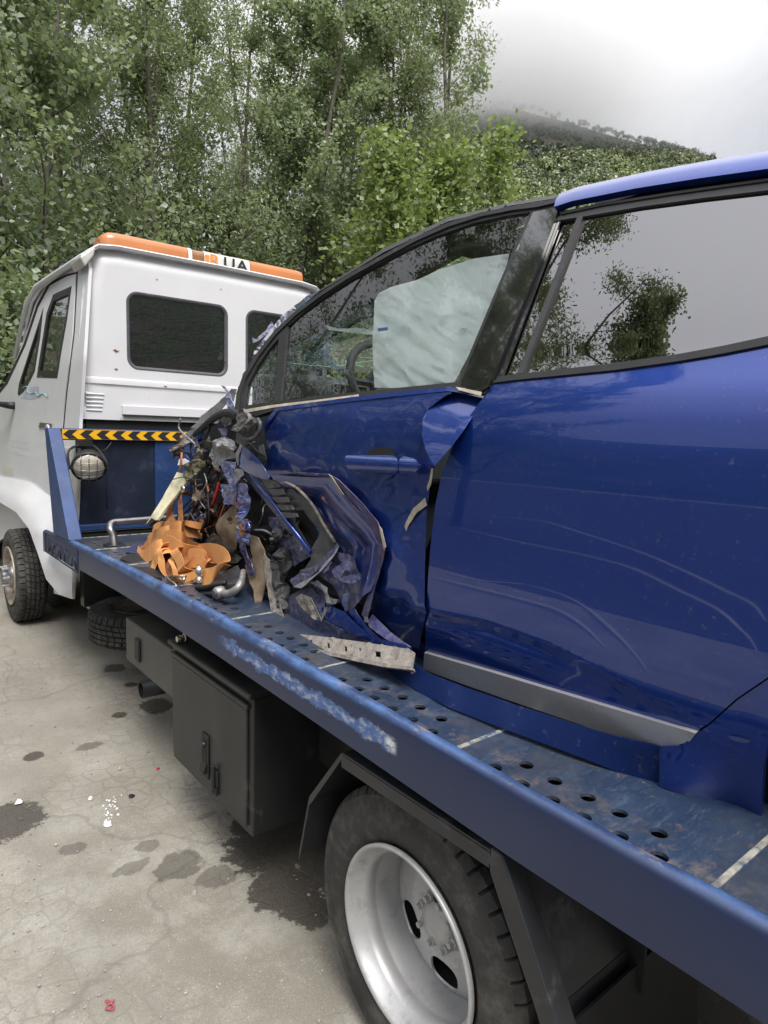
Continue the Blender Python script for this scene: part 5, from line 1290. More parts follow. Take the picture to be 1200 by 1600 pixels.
# curtain airbag hanging inside the front window
AB = [(585, 470), (592, 458), (612, 448), (650, 438), (690, 420), (740, 404), (796, 396), (790, 420), (740, 540), (706, 606), (650, 606), (585, 606), (583, 570), (582, 530), (584, 500)]
def ab_off(q):
    P = np.column_stack([q[:, 0] / 55, q[:, 1] / 55, np.zeros(len(q))]); P2 = P * 2.3
    rot = np.column_stack([(P[:, 0] * .8 + P[:, 1] * .6) * .7, (P[:, 1] * .8 - P[:, 0] * .6) * 1.9, P[:, 2]])
    return .055 - .028 * np.sin(np.clip((q[:, 0] - 583) / 200, 0, 1) * math.pi) + .030 * np.abs(noise3(rot, 1., 3)) + .014 * noise3(P2, 1, 8) + .014 * np.abs(noise3(rot, 2.4, 5))
patch('curtain_airbag', AB, XS, airbag_m, car, res=4, dX=ab_off, thick=.004)
patch('airbag_print', [(590, 513), (606, 511), (606, 516), (591, 518)], XS, mat('blue_print', (.12, .2, .45), .7), car, res=5, dX=.012, thick=0)
shard('torn_airbag_edge', [(508, 508, .5), (530, 514, .48), (556, 512, .46), (584, 518, .42), (583, 523, .42), (556, 520, .46), (530, 518, .48), (514, 515, .5)], airbag_m, car, res=4, crumple=.006)

# ---------------------------------------------------------------- torn open front corner of the car
def z2(x, y): return 180 + x / 2.308, 580 + y / 2.308
def z6(x, y): return 200 + x / 5.217, 680 + y / 5.217
def z7(x, y): return 380 + x / 3.75, 720 + y / 3.75
def z3(x, y): return 260 + x / 5.4545, 580 + y / 5.4545
def S(fn, pts): return [(*fn(p[0], p[1]), p[2]) for p in pts]
# dark cavity behind everything
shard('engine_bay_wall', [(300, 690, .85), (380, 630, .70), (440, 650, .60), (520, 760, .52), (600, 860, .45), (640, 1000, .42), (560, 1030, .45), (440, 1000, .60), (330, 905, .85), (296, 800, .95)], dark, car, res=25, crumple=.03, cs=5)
# bulkhead of crushed engine parts: dark lumps
for k in range(34):
    px, py = rnd.uniform(300, 400), rnd.uniform(715, 900)
    if px + (py - 700) * .1 > 400: continue
    X = rnd.uniform(.42, .62); r = rnd.uniform(8, 24); m_ = rnd.choice([matt_black, matt_black, grey_plastic, wire_m, dark, black_guard])
    pts = [(px + r * rnd.uniform(.5, 1.2) * math.cos(a), py + r * 1.5 * rnd.uniform(.5, 1.2) * math.sin(a), X + rnd.uniform(-.05, .05)) for a in np.linspace(0, 6.28, 8)[:-1]]
    shard('crushed_part', pts, m_, car, res=7, crumple=.018, cs=16, thick=.004)
for k in range(46):
    x, y = rnd.uniform(300, 385), rnd.uniform(700, 850); X = rnd.uniform(.38, .55); pts = []
    dx, dy = rnd.uniform(-14, 14), rnd.uniform(14, 34)
    for i in range(5):
        pts.append(onX(x, y, X)); x += dx + rnd.uniform(-12, 12); y += dy + rnd.uniform(-10, 12); X += rnd.uniform(-.03, .03)
        if y > 905: break
    if len(pts) > 2: MB().tube(spline(pts, 4), rnd.choice([.003, .004, .006, .009]), 6).out('wire', rnd.choice([wire_m, wire_m, wire_m, matt_black, grey_plastic, copper_m]), car, smooth=True)
for k in range(26):
    x, y = rnd.uniform(305, 395), rnd.uniform(690, 860); X = rnd.uniform(.33, .46); r = rnd.uniform(4, 10)
    pts = [(x + r * rnd.uniform(.4, 1.4) * math.cos(a), y + r * rnd.uniform(.5, 1.8) * math.sin(a), X + rnd.uniform(-.03, .03)) for a in np.linspace(0, 6.28, 8)[:-1]]
    shard('torn_metal', pts, rnd.choice([steel, grey_plastic, black_box, pale_plastic, paint_torn, rim_rust]), car, res=3, crumple=.014, cs=30, thick=.003)
for k in range(22):
    x, y = rnd.uniform(300, 470), rnd.uniform(690, 900); X = rnd.uniform(.30, .46); pts = [onX(x, y, X)]
    a = rnd.uniform(0, 6.28)
    for i in range(4):
        a += rnd.uniform(-.9, .9); x += 15 * math.cos(a); y += 15 * math.sin(a); X += rnd.uniform(-.02, .02); pts.append(onX(x, y, X))
    MB().tube(spline(pts, 5), rnd.choice([.0025, .004, .005, .008]), 6).out('broken_line', rnd.choice([wire_m, grey_plastic, steel, black_box, pale_plastic]), car, smooth=True)
MB().tube(spline([onX(*z6(700, 200), .36), onX(*z6(712, 260), .36), onX(*z6(725, 300), .37)], 5), .008, 8).out('red_cable', red_m, car, smooth=True)
MB().tube(spline([onX(*z6(742, 385), .36), onX(*z6(725, 460), .355), onX(*z6(705, 530), .36), onX(*z6(690, 570), .38)], 5), .008, 8).out('red_cable', red_m, car, smooth=True)
MB().tube(spline([onX(*z6(660, 590), .38), onX(*z6(690, 620), .36), onX(*z6(715, 635), .38)], 5), .005, 6).out('orange_wire', copper_m, car, smooth=True)
for a, b in (((640, 370), (655, 580)), ((655, 420), (640, 520))): MB().tube(spline([onX(*z6(*a), .40), onX(*z6((a[0] + b[0]) / 2 + 8, (a[1] + b[1]) / 2), .39), onX(*z6(*b), .40)], 4), .006, 6).out('copper_wire', copper_m, car, smooth=True)
# scuttle and wing remnant running down from the pillar
shard('wing_remnant', S(z3, [(600, 150, .46), (580, 250, .46), (500, 290, .44), (420, 380, .44), (330, 450, .46), (250, 520, .50), (180, 590, .55), (100, 660, .60), (80, 640, .62), (150, 560, .62), (210, 480, .62), (300, 380, .64), (400, 300, .66), (500, 215, .64), (560, 150, .60)]), black_guard, car, res=6, crumple=.010, cs=16)
shard('wing_remnant', S(z3, [(300, 525, .44), (320, 520, .46), (290, 660, .45), (270, 740, .44), (235, 755, .44), (200, 745, .46), (150, 700, .50), (165, 690, .48), (205, 690, .44), (235, 600, .43), (245, 565, .43)]), paint, car, res=5, crumple=.006, cs=16, smooth=True)
shard('wing_remnant', S(z3, [(205, 690, .42), (236, 590, .42), (250, 560, .42), (300, 520, .43), (260, 600, .42), (245, 690, .42)]), paint, car, res=5, crumple=.004, thick=.002)
shard('frayed_liner', S(z3, [(130, 535, .60), (160, 530, .58), (180, 580, .55), (320, 470, .46), (330, 490, .45), (180, 620, .50), (140, 640, .52), (40, 690, .58), (20, 660, .6), (90, 640, .58), (140, 590, .56)]), dirty_plastic, car, res=5, crumple=.012, cs=22)
shard('frayed_liner', S(z3, [(60, 690, .56), (140, 640, .54), (170, 690, .50), (120, 740, .54), (55, 750, .58)]), matt_black, car, res=5, crumple=.02, cs=22)
for (p, q) in (((20, 658), (150, 625)), ((40, 690), (160, 640)), ((90, 600), (170, 560))): MB().tube([onX(*z3(*p), .58), onX(*z3((p[0] + q[0]) / 2, (p[1] + q[1]) / 2 - 8), .55), onX(*z3(*q), .53)], .0035, 5).out('frayed_wire', rnd.choice([cream, copper_m]), car, smooth=True)
# torn upright flake at the pillar foot
shard('pillar_flake', S(z3, [(470, 122, .40), (500, 135, .38), (545, 190, .37), (570, 270, .36), (580, 340, .35), (545, 345, .35), (520, 310, .36), (505, 250, .38), (510, 180, .39), (490, 150, .40)]), paint_torn, car, res=4, crumple=.006, cs=20)
# thick hose and mirror foot
MB().tube(spline([onX(*z3(250, 540), .45), onX(*z3(330, 465), .42), onX(*z3(410, 395), .38), onX(*z3(480, 360), .34), onX(*z3(560, 352), .31), onX(*z3(620, 375), .29)], 6), .018, 10).out('hose', matt_black, car, smooth=True)
MB().tube(spline([onX(*z3(300, 500), .42), onX(*z3(340, 440), .40), onX(*z3(365, 490), .40), onX(*z3(340, 530), .41)], 5), .008, 8).out('hose_clip', wire_m, car, smooth=True)
mf = MB()
c0_ = onX(*z3(660, 430), .27)
shard('mirror_foot', S(z3, [(600, 345, .27), (650, 325, .25), (715, 370, .24), (725, 410, .23), (680, 470, .22), (610, 515, .23), (560, 500, .26), (570, 460, .27), (610, 440, .25), (600, 400, .26)]), grey_plastic, car, res=4, crumple=.012, cs=24, thick=.008)
shard('mirror_foot', S(z3, [(720, 395, .24), (790, 410, .23), (805, 470, .23), (785, 540, .24), (730, 580, .25), (660, 570, .26), (640, 530, .26), (690, 480, .24)]), grey_plastic, car, res=4, crumple=.014, cs=24, thick=.008)
shard('mirror_foot', S(z3, [(745, 450, .225), (770, 440, .225), (765, 500, .23), (720, 530, .235), (690, 525, .24)]), dark, car, res=4, crumple=.004)
MB().tube(spline([onX(*z3(585, 500), .25), onX(*z3(640, 490), .235), onX(*z3(690, 440), .23), onX(*z3(712, 395), .235), onX(*z3(670, 340), .24)], 6), .007, 8).out('mirror_foot', dirty_plastic, car, smooth=True)
MB().tube(spline([onX(*z3(650, 565), .25), onX(*z3(720, 575), .24), onX(*z3(785, 530), .23), onX(*z3(800, 450), .23), onX(*z3(780, 410), .235)], 6), .007, 8).out('mirror_foot', grey_plastic, car, smooth=True)
shard('inner_bracket', S(z3, [(480, 400, .33), (540, 370, .32), (575, 400, .31), (560, 450, .31), (500, 470, .32), (470, 455, .33)]), grey_plastic, car, res=4, crumple=.02, cs=26)
shard('inner_bracket', S(z3, [(600, 525, .28), (660, 540, .27), (700, 600, .265), (740, 660, .26), (800, 690, .26), (790, 640, .27), (835, 620, .27), (850, 750, .26), (800, 750, .27), (720, 700, .28), (640, 640, .28), (590, 600, .29)]), grey_plastic, car, res=5, crumple=.010, cs=18)
shard('bracket', S(z3, [(440, 490, .33), (525, 488, .33), (520, 540, .33), (490, 560, .34)]), paint_torn, car, res=4, crumple=.008)
# grey-white crushed lamp housing
shard('lamp_housing', S(z3, [(385, 640, .34), (440, 575, .33), (520, 560, .31), (570, 590, .30), (590, 640, .29), (580, 740, .29), (560, 755, .30), (500, 760, .31), (470, 800, .32), (450, 850, .34), (410, 790, .35), (380, 710, .35)]), pale_plastic, car, res=3, crumple=.030, cs=11, inner=[(*z3(460, 650), .30), (*z3(480, 720), .35), (*z3(540, 680), .32)])
shard('torn_inner_wing', S(z3, [(470, 770, .31), (585, 770, .285), (600, 830, .275), (650, 850, .27), (660, 880, .27), (620, 930, .28), (590, 975, .28), (550, 950, .29), (520, 900, .30), (490, 850, .31)]), paint_torn, car, res=3, crumple=.022, cs=12)
shard('torn_wing_edge', S(z3, [(600, 830, .262), (650, 840, .26), (660, 880, .26), (600, 940, .268), (580, 975, .27), (565, 940, .272), (585, 880, .268)]), pale_plastic, car, res=3, crumple=.008, cs=24)
shard('torn_inner_wing', S(z6, [(770, 400, .31), (850, 395, .30), (900, 380, .29), (950, 390, .28), (995, 480, .28), (985, 560, .28), (965, 620, .28), (950, 690, .28), (1000, 700, .275), (1012, 750, .275), (975, 790, .275), (980, 860, .28), (930, 880, .285), (890, 850, .29), (905, 760, .29), (900, 680, .29), (880, 600, .295), (850, 560, .30), (790, 560, .31), (765, 480, .315)]), paint_torn, car, res=3, crumple=.030, cs=12, smooth=False)
shard('torn_inner_wing', S(z6, [(905, 870, .285), (950, 880, .28), (985, 1000, .275), (1010, 1050, .27), (1030, 1130, .268), (1000, 1152, .27), (975, 1110, .275), (955, 1020, .28), (920, 940, .285)]), paint_torn, car, res=4, crumple=.008, cs=20)
for k in range(9):
    px, py = z6(rnd.uniform(870, 990), rnd.uniform(700, 900)); r = rnd.uniform(4, 8)
    shard('torn_flake', [(px + r * rnd.uniform(.4, 1.3) * math.cos(a), py + r * rnd.uniform(.4, 1.3) * math.sin(a), .268 + rnd.uniform(-.012, .012)) for a in np.linspace(0, 6.28, 7)[:-1]], rnd.choice([paint_torn, paint_torn, pale_plastic, copper_m]), car, res=3, crumple=.008, cs=30)
# dent of the front door: folded facets along the ridge and the deep pocket behind
_rg = np.array([z7(*p) for p in ((150, 70), (330, 80), (510, 95), (640, 240), (770, 380), (830, 490), (800, 600), (750, 760), (700, 920))])
def pocket_depth(q):
    t = np.full(len(q), 1e9)
    for a, b in zip(_rg[:-1], _rg[1:]):
        d = b - a; u = np.clip(((q - a) @ d) / (d @ d), 0, 1); t = np.minimum(t, np.linalg.norm(q - (a + u[:, None] * d), axis=1))
    s_ = np.clip(t / 70, 0, 1); s_ = s_ * s_ * (3 - 2 * s_)
    wv = np.abs(((t + 5 * np.sin(q[:, 1] / 34)) / 15) % 2 - 1)
    return .240 + .085 * s_ + .012 * wv * np.clip(t / 10, 0, 1) * np.clip(1.6 - t / 60, 0, 1)
patch('dent_pocket', [z7(*p) for p in ((150, 80), (330, 95), (510, 100), (640, 250), (770, 390), (830, 490), (800, 600), (750, 760), (690, 800), (600, 700), (530, 600), (450, 440), (370, 300), (250, 160))], ZERO, paint_dusty, car, res=3.2, dX=pocket_depth, thick=.0018, smooth=True, crumple=.0012, cs=10)
shard('door_fold', S(z7, [(165, 85, .246), (330, 68, .238), (500, 80, .232), (525, 112, .250), (420, 128, .268), (260, 100, .262)]), paint_fold, car, res=4, crumple=.0015, cs=10, smooth=True)
shard('door_fold', S(z7, [(498, 78, .230), (560, 112, .228), (690, 240, .222), (790, 360, .218), (835, 500, .216), (822, 515, .224), (790, 480, .236), (740, 380, .246), (650, 270, .252), (560, 175, .256), (515, 115, .248)]), paint_fold, car, res=4, crumple=.0015, cs=12, smooth=True)
shard('door_fold', S(z7, [(835, 500, .217), (815, 600, .222), (780, 710, .226), (745, 850, .230), (720, 945, .232), (695, 900, .244), (735, 760, .258), (762, 620, .256), (790, 500, .238)]), paint_fold, car, res=4, crumple=.002, cs=12, smooth=True)
shard('door_fold', S(z7, [(720, 940, .231), (760, 900, .238), (860, 1000, .240), (985, 1090, .240), (960, 1100, .228), (830, 1040, .224), (740, 975, .224)]), paint_fold, car, res=4, crumple=.002, cs=12, smooth=True)
shard('ridge_scuff', S(z7, [(796, 380, .214), (812, 400, .213), (836, 505, .212), (824, 516, .212), (812, 460, .212)]), edge_m, car, res=3, crumple=.001)
shard('ridge_scuff', S(z7, [(500, 78, .226), (515, 90, .225), (590, 200, .236), (570, 190, .24)]), edge_m, car, res=3, crumple=.001)
shard('ridge_scuff', S(z7, [(705, 915, .226), (725, 915, .224), (728, 945, .224), (708, 945, .226)]), pale_plastic, car, res=3, crumple=.003)
# shiny blue flap of the wing
shard('wing_flap', S(z3, [(588, 700, .262), (632, 625, .248), (700, 670, .238), (770, 740, .232), (830, 820, .236), (880, 905, .25), (862, 930, .252), (790, 910, .252), (700, 870, .255), (650, 845, .26), (605, 800, .266)]), paint, car, res=5, crumple=.0015, smooth=True, kind='tps', inner=[(*z3(700, 760), .238)])
shard('wing_flap_edge', S(z3, [(585, 700, .262), (632, 622, .244), (645, 640, .244), (618, 720, .25), (615, 800, .258), (604, 802, .264)]), pale_plastic, car, res=3, crumple=.002)
# felt liner pieces
shard('felt_liner', S(z6, [(715, 740, .36), (735, 690, .36), (790, 640, .35), (850, 575, .34), (870, 570, .34), (890, 640, .335), (900, 760, .335), (890, 840, .335), (885, 930, .34), (840, 950, .345), (800, 900, .35), (760, 850, .355), (725, 800, .36)]), felt, car, res=5, crumple=.006, cs=10, kind='tps', thick=.006, smooth=True, inner=[(*z6(810, 740), .315), (*z6(850, 850), .32)])
shard('felt_hole', S(z6, [(805, 680, .312), (830, 665, .312), (850, 685, .312), (835, 700, .312), (815, 700, .312)]), dark, car, res=4, crumple=.001)
shard('felt_liner', S(z2, [(478, 590, .30), (515, 600, .30), (535, 640, .29), (548, 700, .285), (545, 760, .28), (530, 820, .275), (510, 870, .27), (520, 905, .26), (570, 945, .25), (540, 960, .23), (480, 930, .20), (455, 915, .18), (495, 880, .22), (505, 840, .24), (500, 790, .26), (480, 750, .28), (470, 700, .29), (495, 670, .295)]), felt, car, res=5, crumple=.006, cs=10, thick=.006, smooth=True)
shard('felt_liner', S(z6, [(630, 860, .40), (690, 800, .38), (760, 860, .37), (860, 950, .36), (920, 1000, .35), (900, 1040, .35), (830, 1040, .36), (740, 960, .38), (650, 900, .40)]), mat('dark_felt', (.075, .068, .06), .95, 0, .3, 10, bump=.5, bs=150), car, res=5, crumple=.012, cs=12, thick=.005)
shard('liner_edge', S(z6, [(700, 800, .35), (740, 830, .34), (790, 900, .335), (860, 940, .335), (850, 960, .335), (780, 930, .34), (720, 860, .35)]), grey_plastic, car, res=4, crumple=.006)
# dusty plastic strip that hangs down on to the deck rail
shard('arch_liner_strip', S(z2, [(535, 655, .285), (555, 690, .28), (572, 760, .27), (592, 830, .255), (610, 900, .23), (625, 960, .20), (637, 1012, .17), (612, 1008, .17), (590, 980, .19), (575, 920, .22), (560, 850, .245), (550, 790, .26), (540, 720, .275)]), dirty_plastic, car, res=4, crumple=.006, cs=18, thick=.005)
shard('arch_liner_strip', S(z2, [(560, 690, .275), (590, 640, .30), (625, 650, .31), (640, 700, .31), (620, 760, .30), (640, 830, .29), (620, 900, .27), (600, 880, .25), (580, 800, .26)]), matt_black, car, res=5, crumple=.03, cs=16)
for k in range(16):
    px, py = z2(rnd.uniform(545, 650), rnd.uniform(560, 900)); r = rnd.uniform(7, 16); X = rnd.uniform(.31, .40)
    shard('crushed_part', [(px + r * rnd.uniform(.5, 1.2) * math.cos(a), py + 1.4 * r * rnd.uniform(.5, 1.2) * math.sin(a), X + rnd.uniform(-.03, .03)) for a in np.linspace(0, 6.28, 8)[:-1]], rnd.choice([matt_black, dark, paint_in, grey_plastic]), car, res=5, crumple=.016, cs=20)
# inside of the door: blue reinforcement beam, grey carrier with ribs, torn inner sheet
shard('door_inner_edge', S(z7, [(-10, 90, .30), (40, 60, .30), (90, 110, .30), (250, 330, .30), (390, 520, .29), (400, 560, .29), (370, 550, .295), (220, 360, .305), (60, 150, .305)]), paint_in, car, res=5, crumple=.003, cs=14, smooth=True)
MB().tube([onX(*z7(45, 85), .278), onX(*z7(200, 280), .278), onX(*z7(395, 535), .268)], [.008, .010, .008], 8).out('door_beam', paint, car, smooth=True)
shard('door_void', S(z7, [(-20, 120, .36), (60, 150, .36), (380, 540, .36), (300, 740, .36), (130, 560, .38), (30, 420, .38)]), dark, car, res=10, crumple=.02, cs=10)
shard('hinge_plate', S(z7, [(140, 330, .33), (200, 330, .33), (330, 490, .32), (390, 560, .31), (300, 620, .32), (210, 480, .33)]), paint_in, car, res=5, crumple=.014, cs=18)
shard('door_carrier', S(z7, [(70, 70, .285), (160, 115, .275), (260, 140, .265), (360, 220, .27), (430, 300, .285), (490, 400, .30), (540, 490, .30), (480, 560, .29), (420, 640, .275), (350, 720, .265), (330, 745, .262), (300, 735, .265), (340, 660, .275), (400, 570, .275), (390, 520, .28), (290, 380, .285), (180, 220, .285)]), grey_plastic, car, res=5, crumple=.004, cs=12, thick=.004, holes=[[z7(*p) for p in ((300, 290), (350, 290), (450, 420), (440, 450), (400, 520), (370, 480), (310, 370))]])
shard('door_carrier_back', S(z7, [(260, 260, .33), (380, 260, .33), (500, 430, .34), (430, 560, .33), (340, 440, .33)]), matt_black, car, res=8, crumple=.003)
for i in range(5):
    a, b = 115 + i * 26, 125 + i * 44
    shard('carrier_rib', S(z7, [(a, b, .262), (a + 90, b - 10 + i * 4, .256), (a + 100, b + 28, .254), (a + 30, b + 34, .262)]), grey_plastic, car, res=5, crumple=.001, thick=.006)
MB().tube(spline([onX(*z7(180, 105), .262), onX(*z7(300, 150), .25), onX(*z7(400, 250), .262), onX(*z7(470, 370), .285), onX(*z7(540, 480), .29)], 6), .0055, 6).out('door_seal', dirty_plastic, car, smooth=True)
shard('torn_bracket', S(z7, [(270, 700, .27), (340, 640, .268), (430, 610, .262), (500, 540, .258), (540, 480, .262), (565, 500, .258), (530, 560, .252), (470, 620, .252), (400, 670, .25), (330, 750, .25), (300, 740, .256), (290, 720, .262)]), paint_in, car, res=4, crumple=.010, cs=20)
shard('torn_bracket', S(z7, [(295, 738, .246), (385, 690, .246), (440, 655, .244), (470, 610, .246), (530, 545, .246), (560, 500, .25), (545, 540, .244), (490, 610, .24), (450, 650, .238), (395, 700, .238), (340, 748, .24)]), pale_plastic, car, res=3, crumple=.004, cs=20)
shard('door_inner_sheet', S(z7, [(440, 640, .285), (500, 600, .275), (560, 530, .27), (640, 560, .28), (680, 640, .275), (740, 740, .262), (700, 800, .256), (640, 880, .255), (610, 890, .258), (570, 830, .268), (480, 860, .275), (380, 770, .285), (400, 700, .285)]), paint_in, car, res=3, crumple=.016, cs=9, holes=[[z7(*p) for p in ((440, 665), (480, 690), (520, 740), (570, 810), (520, 815), (495, 790), (490, 740), (430, 700), (400, 715))]])
for pl in ([(520, 640), (560, 610), (620, 580), (650, 600), (630, 650), (600, 640), (570, 690), (530, 680)], [(560, 690), (620, 670), (680, 660), (690, 690), (650, 720), (590, 710)], [(445, 640), (490, 600), (520, 590), (500, 640), (470, 660)], [(585, 780), (620, 770), (615, 870), (600, 885), (580, 840)]):
    shard('flaked_paint', S(z7, [(a, b, .244) for a, b in pl]), paint_torn, car, res=3, crumple=.007, cs=16)
for pl in ([(300, 800), (340, 780), (400, 800), (440, 900), (460, 940), (420, 930), (350, 870)], [(480, 860), (500, 855), (470, 930), (462, 925)]):
    shard('road_dirt', S(z7, [(a, b, .238) for a, b in pl]), dirty_plastic, car, res=3, crumple=.008, cs=18)
shard('sheet_edge', S(z7, [(395, 712, .262), (430, 700, .258), (490, 745, .256), (500, 800, .255), (560, 815, .25), (540, 840, .25), (490, 830, .255), (470, 760, .262)]), cream if False else pale_plastic, car, res=3, crumple=.007, cs=24)
shard('door_lower_fold', S(z7, [(280, 790, .29), (340, 755, .28), (400, 740, .275), (470, 830, .262), (470, 930, .245), (600, 990, .235), (700, 1030, .23), (790, 1075, .235), (620, 1062, .245), (440, 1040, .26), (300, 1020, .275), (240, 960, .285), (240, 850, .29)]), paint_in, car, res=4, crumple=.014, cs=8, smooth=False, inner=[(*z7(380, 900), .235), (*z7(330, 840), .255)])
shard('door_lower_fold', S(z7, [(460, 860, .252), (520, 850, .246), (600, 890, .238), (680, 980, .228), (780, 1075, .226), (690, 1040, .228), (560, 970, .236), (470, 925, .248)]), paint, car, res=4, crumple=.004, cs=12, smooth=True)
shard('door_lower_fold', S(z7, [(610, 880, .25), (650, 870, .246), (720, 960, .236), (800, 1040, .228), (960, 1080, .222), (990, 1100, .222), (800, 1080, .226), (700, 1000, .236)]), paint_dusty, car, res=4, crumple=.005, cs=16)
# dusty sill trim, with its slots
ST = [(455, 1000), (470, 991), (500, 994), (560, 1002), (600, 1008), (640, 1014), (648, 1020), (644, 1046), (600, 1040), (540, 1028), (490, 1016), (460, 1010)]
sX = ctrl([(455, 1000, .175), (645, 1030, .20), (550, 1010, .185), (460, 1010, .165), (644, 1046, .185)], 'lin')
SLOTS = [[(x, y), (x + w_, y + 1.5), (x + w_, y + h), (x, y + h - 1.5)] for x, y, w_, h in ((484, 999, 4, 8), (511, 1004, 4, 9), (538, 1009, 4.5, 9), (586, 1017, 9, 10), (561, 1012, 3, 5))]
sill = patch('sill_trim', ST, ZERO, dusty_sill, car, res=4, dX=lambda q: sX(q), thick=.004, crumple=.0015, holes=SLOTS)
patch('sill_trim_lip', [(458, 1006), (500, 1015), (560, 1028), (600, 1036), (643, 1042), (645, 1047), (600, 1042), (560, 1034), (500, 1021), (460, 1012)], ZERO, dirty_plastic, sill, res=4, dX=lambda q: sX(q) - .012, thick=.012)
patch('sill_trim_back', [(458, 998), (640, 1018), (640, 1036), (460, 1006)], ZERO, dark, sill, res=10, dX=lambda q: sX(q) + .02, thick=0)
patch('body_sill', [(440, 985), (470, 975), (560, 985), (640, 1000), (668, 1010), (664, 1060), (600, 1050), (520, 1025), (450, 1000)], XS, paint, car, res=10, dX=.05, thick=.01)

# cream bracket strip hanging from the crushed corner, with a foam block and a white tag
cs1 = S(z6, [(400, 300, .35), (480, 320, .34), (475, 380, .34), (400, 480, .31), (320, 580, .27), (240, 690, .22), (215, 695, .215), (160, 730, .20), (150, 720, .20), (200, 640, .22), (290, 490, .27), (350, 390, .31)])
shard('hanging_bracket', cs1, cream, car, res=5, crumple=.002, cs=14, thick=.012, smooth=True)
shard('bracket_tip', S(z6, [(190, 675, .205), (220, 695, .205), (170, 735, .19), (150, 725, .19)]), matt_black, car, res=4, crumple=.001, thick=.014)
shard('foam_block', S(z6, [(470, 230, .36), (540, 200, .35), (610, 210, .35), (600, 280, .35), (540, 340, .34), (480, 380, .33), (450, 350, .34)]), mat('mossy_foam', (.10, .095, .055), .95, 0, .5, 30, bump=.8, bs=70), car, res=4, crumple=.02, cs=30, thick=.02)
shard('white_tag', S(z6, [(415, 195, .33), (460, 190, .33), (500, 215, .33), (440, 245, .33), (405, 245, .33)]), paper_m, car, res=5, crumple=.001)
MB().tube([onX(*z6(440, 140), .33), onX(*z6(432, 230), .325), onX(*z6(425, 300), .32)], .006, 6).out('orange_wire', copper_m, car, smooth=True)
MB().lathe([(0, .001), (0, .018), (.012, .018), (.014, .001)], onX(*z6(440, 440), .285), 'x', 12).out('bolt', zinc, car, smooth=True)

# ---------------------------------------------------------------- ratchet strap heap, hook and loose parts on the deck
strap = empty('tie_down_strap', tuple(onZ(285, 905, DZ)), 'loosely piled orange webbing strap with a wire hook at the front of the flatbed', 'strap')
def ribbon(name, pts, w0, m, parent, n=10, thick=.0020, fn=None):
    """pts: (px, py, X, ux, uz): centre line and the across direction of the band in the (Y right, z) sense"""
    Q_ = [onX(p[0], p[1], p[2]) for p in pts]; D_ = [np.array([p[3], p[4], p[5]]) for p in pts]
    tuck = np.array([.085, .0, -.02])
    if not name.startswith('_'): Q_ = [Q_[0] + tuck + (Q_[0] - Q_[1]) * .25] + Q_ + [Q_[-1] + tuck + (Q_[-1] - Q_[-2]) * .25]; D_ = [D_[0]] + D_ + [D_[-1]]
    C_ = spline(Q_, n)
    A = spline(D_, n)
    V = []; F = []
    for c, a in zip(C_, A):
        a = a / (np.linalg.norm(a) + 1e-9) * w0 / 2
        for k in (-1, -.33, .33, 1): V.append(c + a * k)
    for j in range(len(C_) - 1):
        for i in range(3): F.append((j * 4 + i, j * 4 + i + 1, (j + 1) * 4 + i + 1, (j + 1) * 4 + i))
    o = mesh(name, V, F, m, parent, smooth=True)
    so_ = o.modifiers.new('thickness', 'SOLIDIFY'); so_.thickness = thick; so_.offset = 0; o.modifiers.new('edge', 'EDGE_SPLIT').split_angle = math.radians(40)
    return o
WB_ = .082
def B(fn, L): return [(*fn(p[0], p[1]), *p[2:]) for p in L]
# across-vectors are (X, Y, Z); -Y is to the right in the picture
ribbon('strap_band', B(z6, [(430, 470, .34, 0, -1, .1), (425, 560, .32, 0, -1, .05), (430, 650, .30, 0, -1, 0), (440, 730, .29, .2, -1, .1)]), .055, strap_dirty, strap)
ribbon('strap_band', B(z6, [(400, 480, .35, .1, -1, .2), (350, 560, .32, .2, -1, .3), (340, 650, .30, .2, -1, .2), (370, 720, .28, .4, -.8, .5)]), .065, strap_dirty, strap)
ribbon('strap_band', B(z6, [(200, 790, .32, .3, .2, 1), (270, 765, .27, .2, 0, 1), (350, 775, .24, 0, 0, 1), (430, 770, .245, .1, .1, 1), (465, 760, .30, .3, .3, 1)]), WB_, strap_m, strap)
ribbon('strap_band', B(z6, [(155, 890, .30, .3, .3, 1), (200, 845, .24, .2, .2, 1), (260, 825, .22, 0, .2, 1), (340, 800, .24, .2, .2, 1)]), WB_, strap_m, strap)
ribbon('strap_band', B(z6, [(290, 870, .215, .1, .1, 1), (360, 850, .205, 0, 0, 1), (430, 860, .22, 0, -.1, 1), (480, 920, .27, .2, -.2, 1), (560, 960, .33, .4, -.2, 1)]), WB_ * 1.15, strap_m, strap)
ribbon('strap_band', B(z6, [(70, 960, .24, .4, .2, 1), (110, 1000, .195, .3, .2, 1), (180, 960, .175, .1, .3, 1), (270, 910, .19, .2, .5, .9)]), WB_, strap_m, strap)
ribbon('strap_band', B(z6, [(130, 1080, .22, .5, .3, .8), (190, 1080, .165, .3, .7, .8), (230, 1010, .15, .2, 1, .5), (290, 940, .17, .3, 1, .2)]), WB_, strap_m, strap)
ribbon('strap_band', B(z6, [(265, 930, .165, .1, 1, -.1), (270, 1010, .14, .0, 1, 0), (280, 1100, .125, 0, 1, .1), (330, 1190, .12, 0, 1, .5), (420, 1210, .13, 0, .4, 1), (520, 1190, .16, 0, 0, 1), (620, 1110, .20, .1, -.3, 1), (630, 1030, .23, .2, -1, .5), (560, 980, .25, .2, -1, -.3)]), WB_, strap_m, strap)
ribbon('strap_band', B(z6, [(380, 930, .17, .1, -1, .4), (410, 1000, .145, 0, -1, .6), (430, 1060, .135, 0, -1, .6), (440, 1110, .14, .1, -1, .6)]), WB_, strap_m, strap)
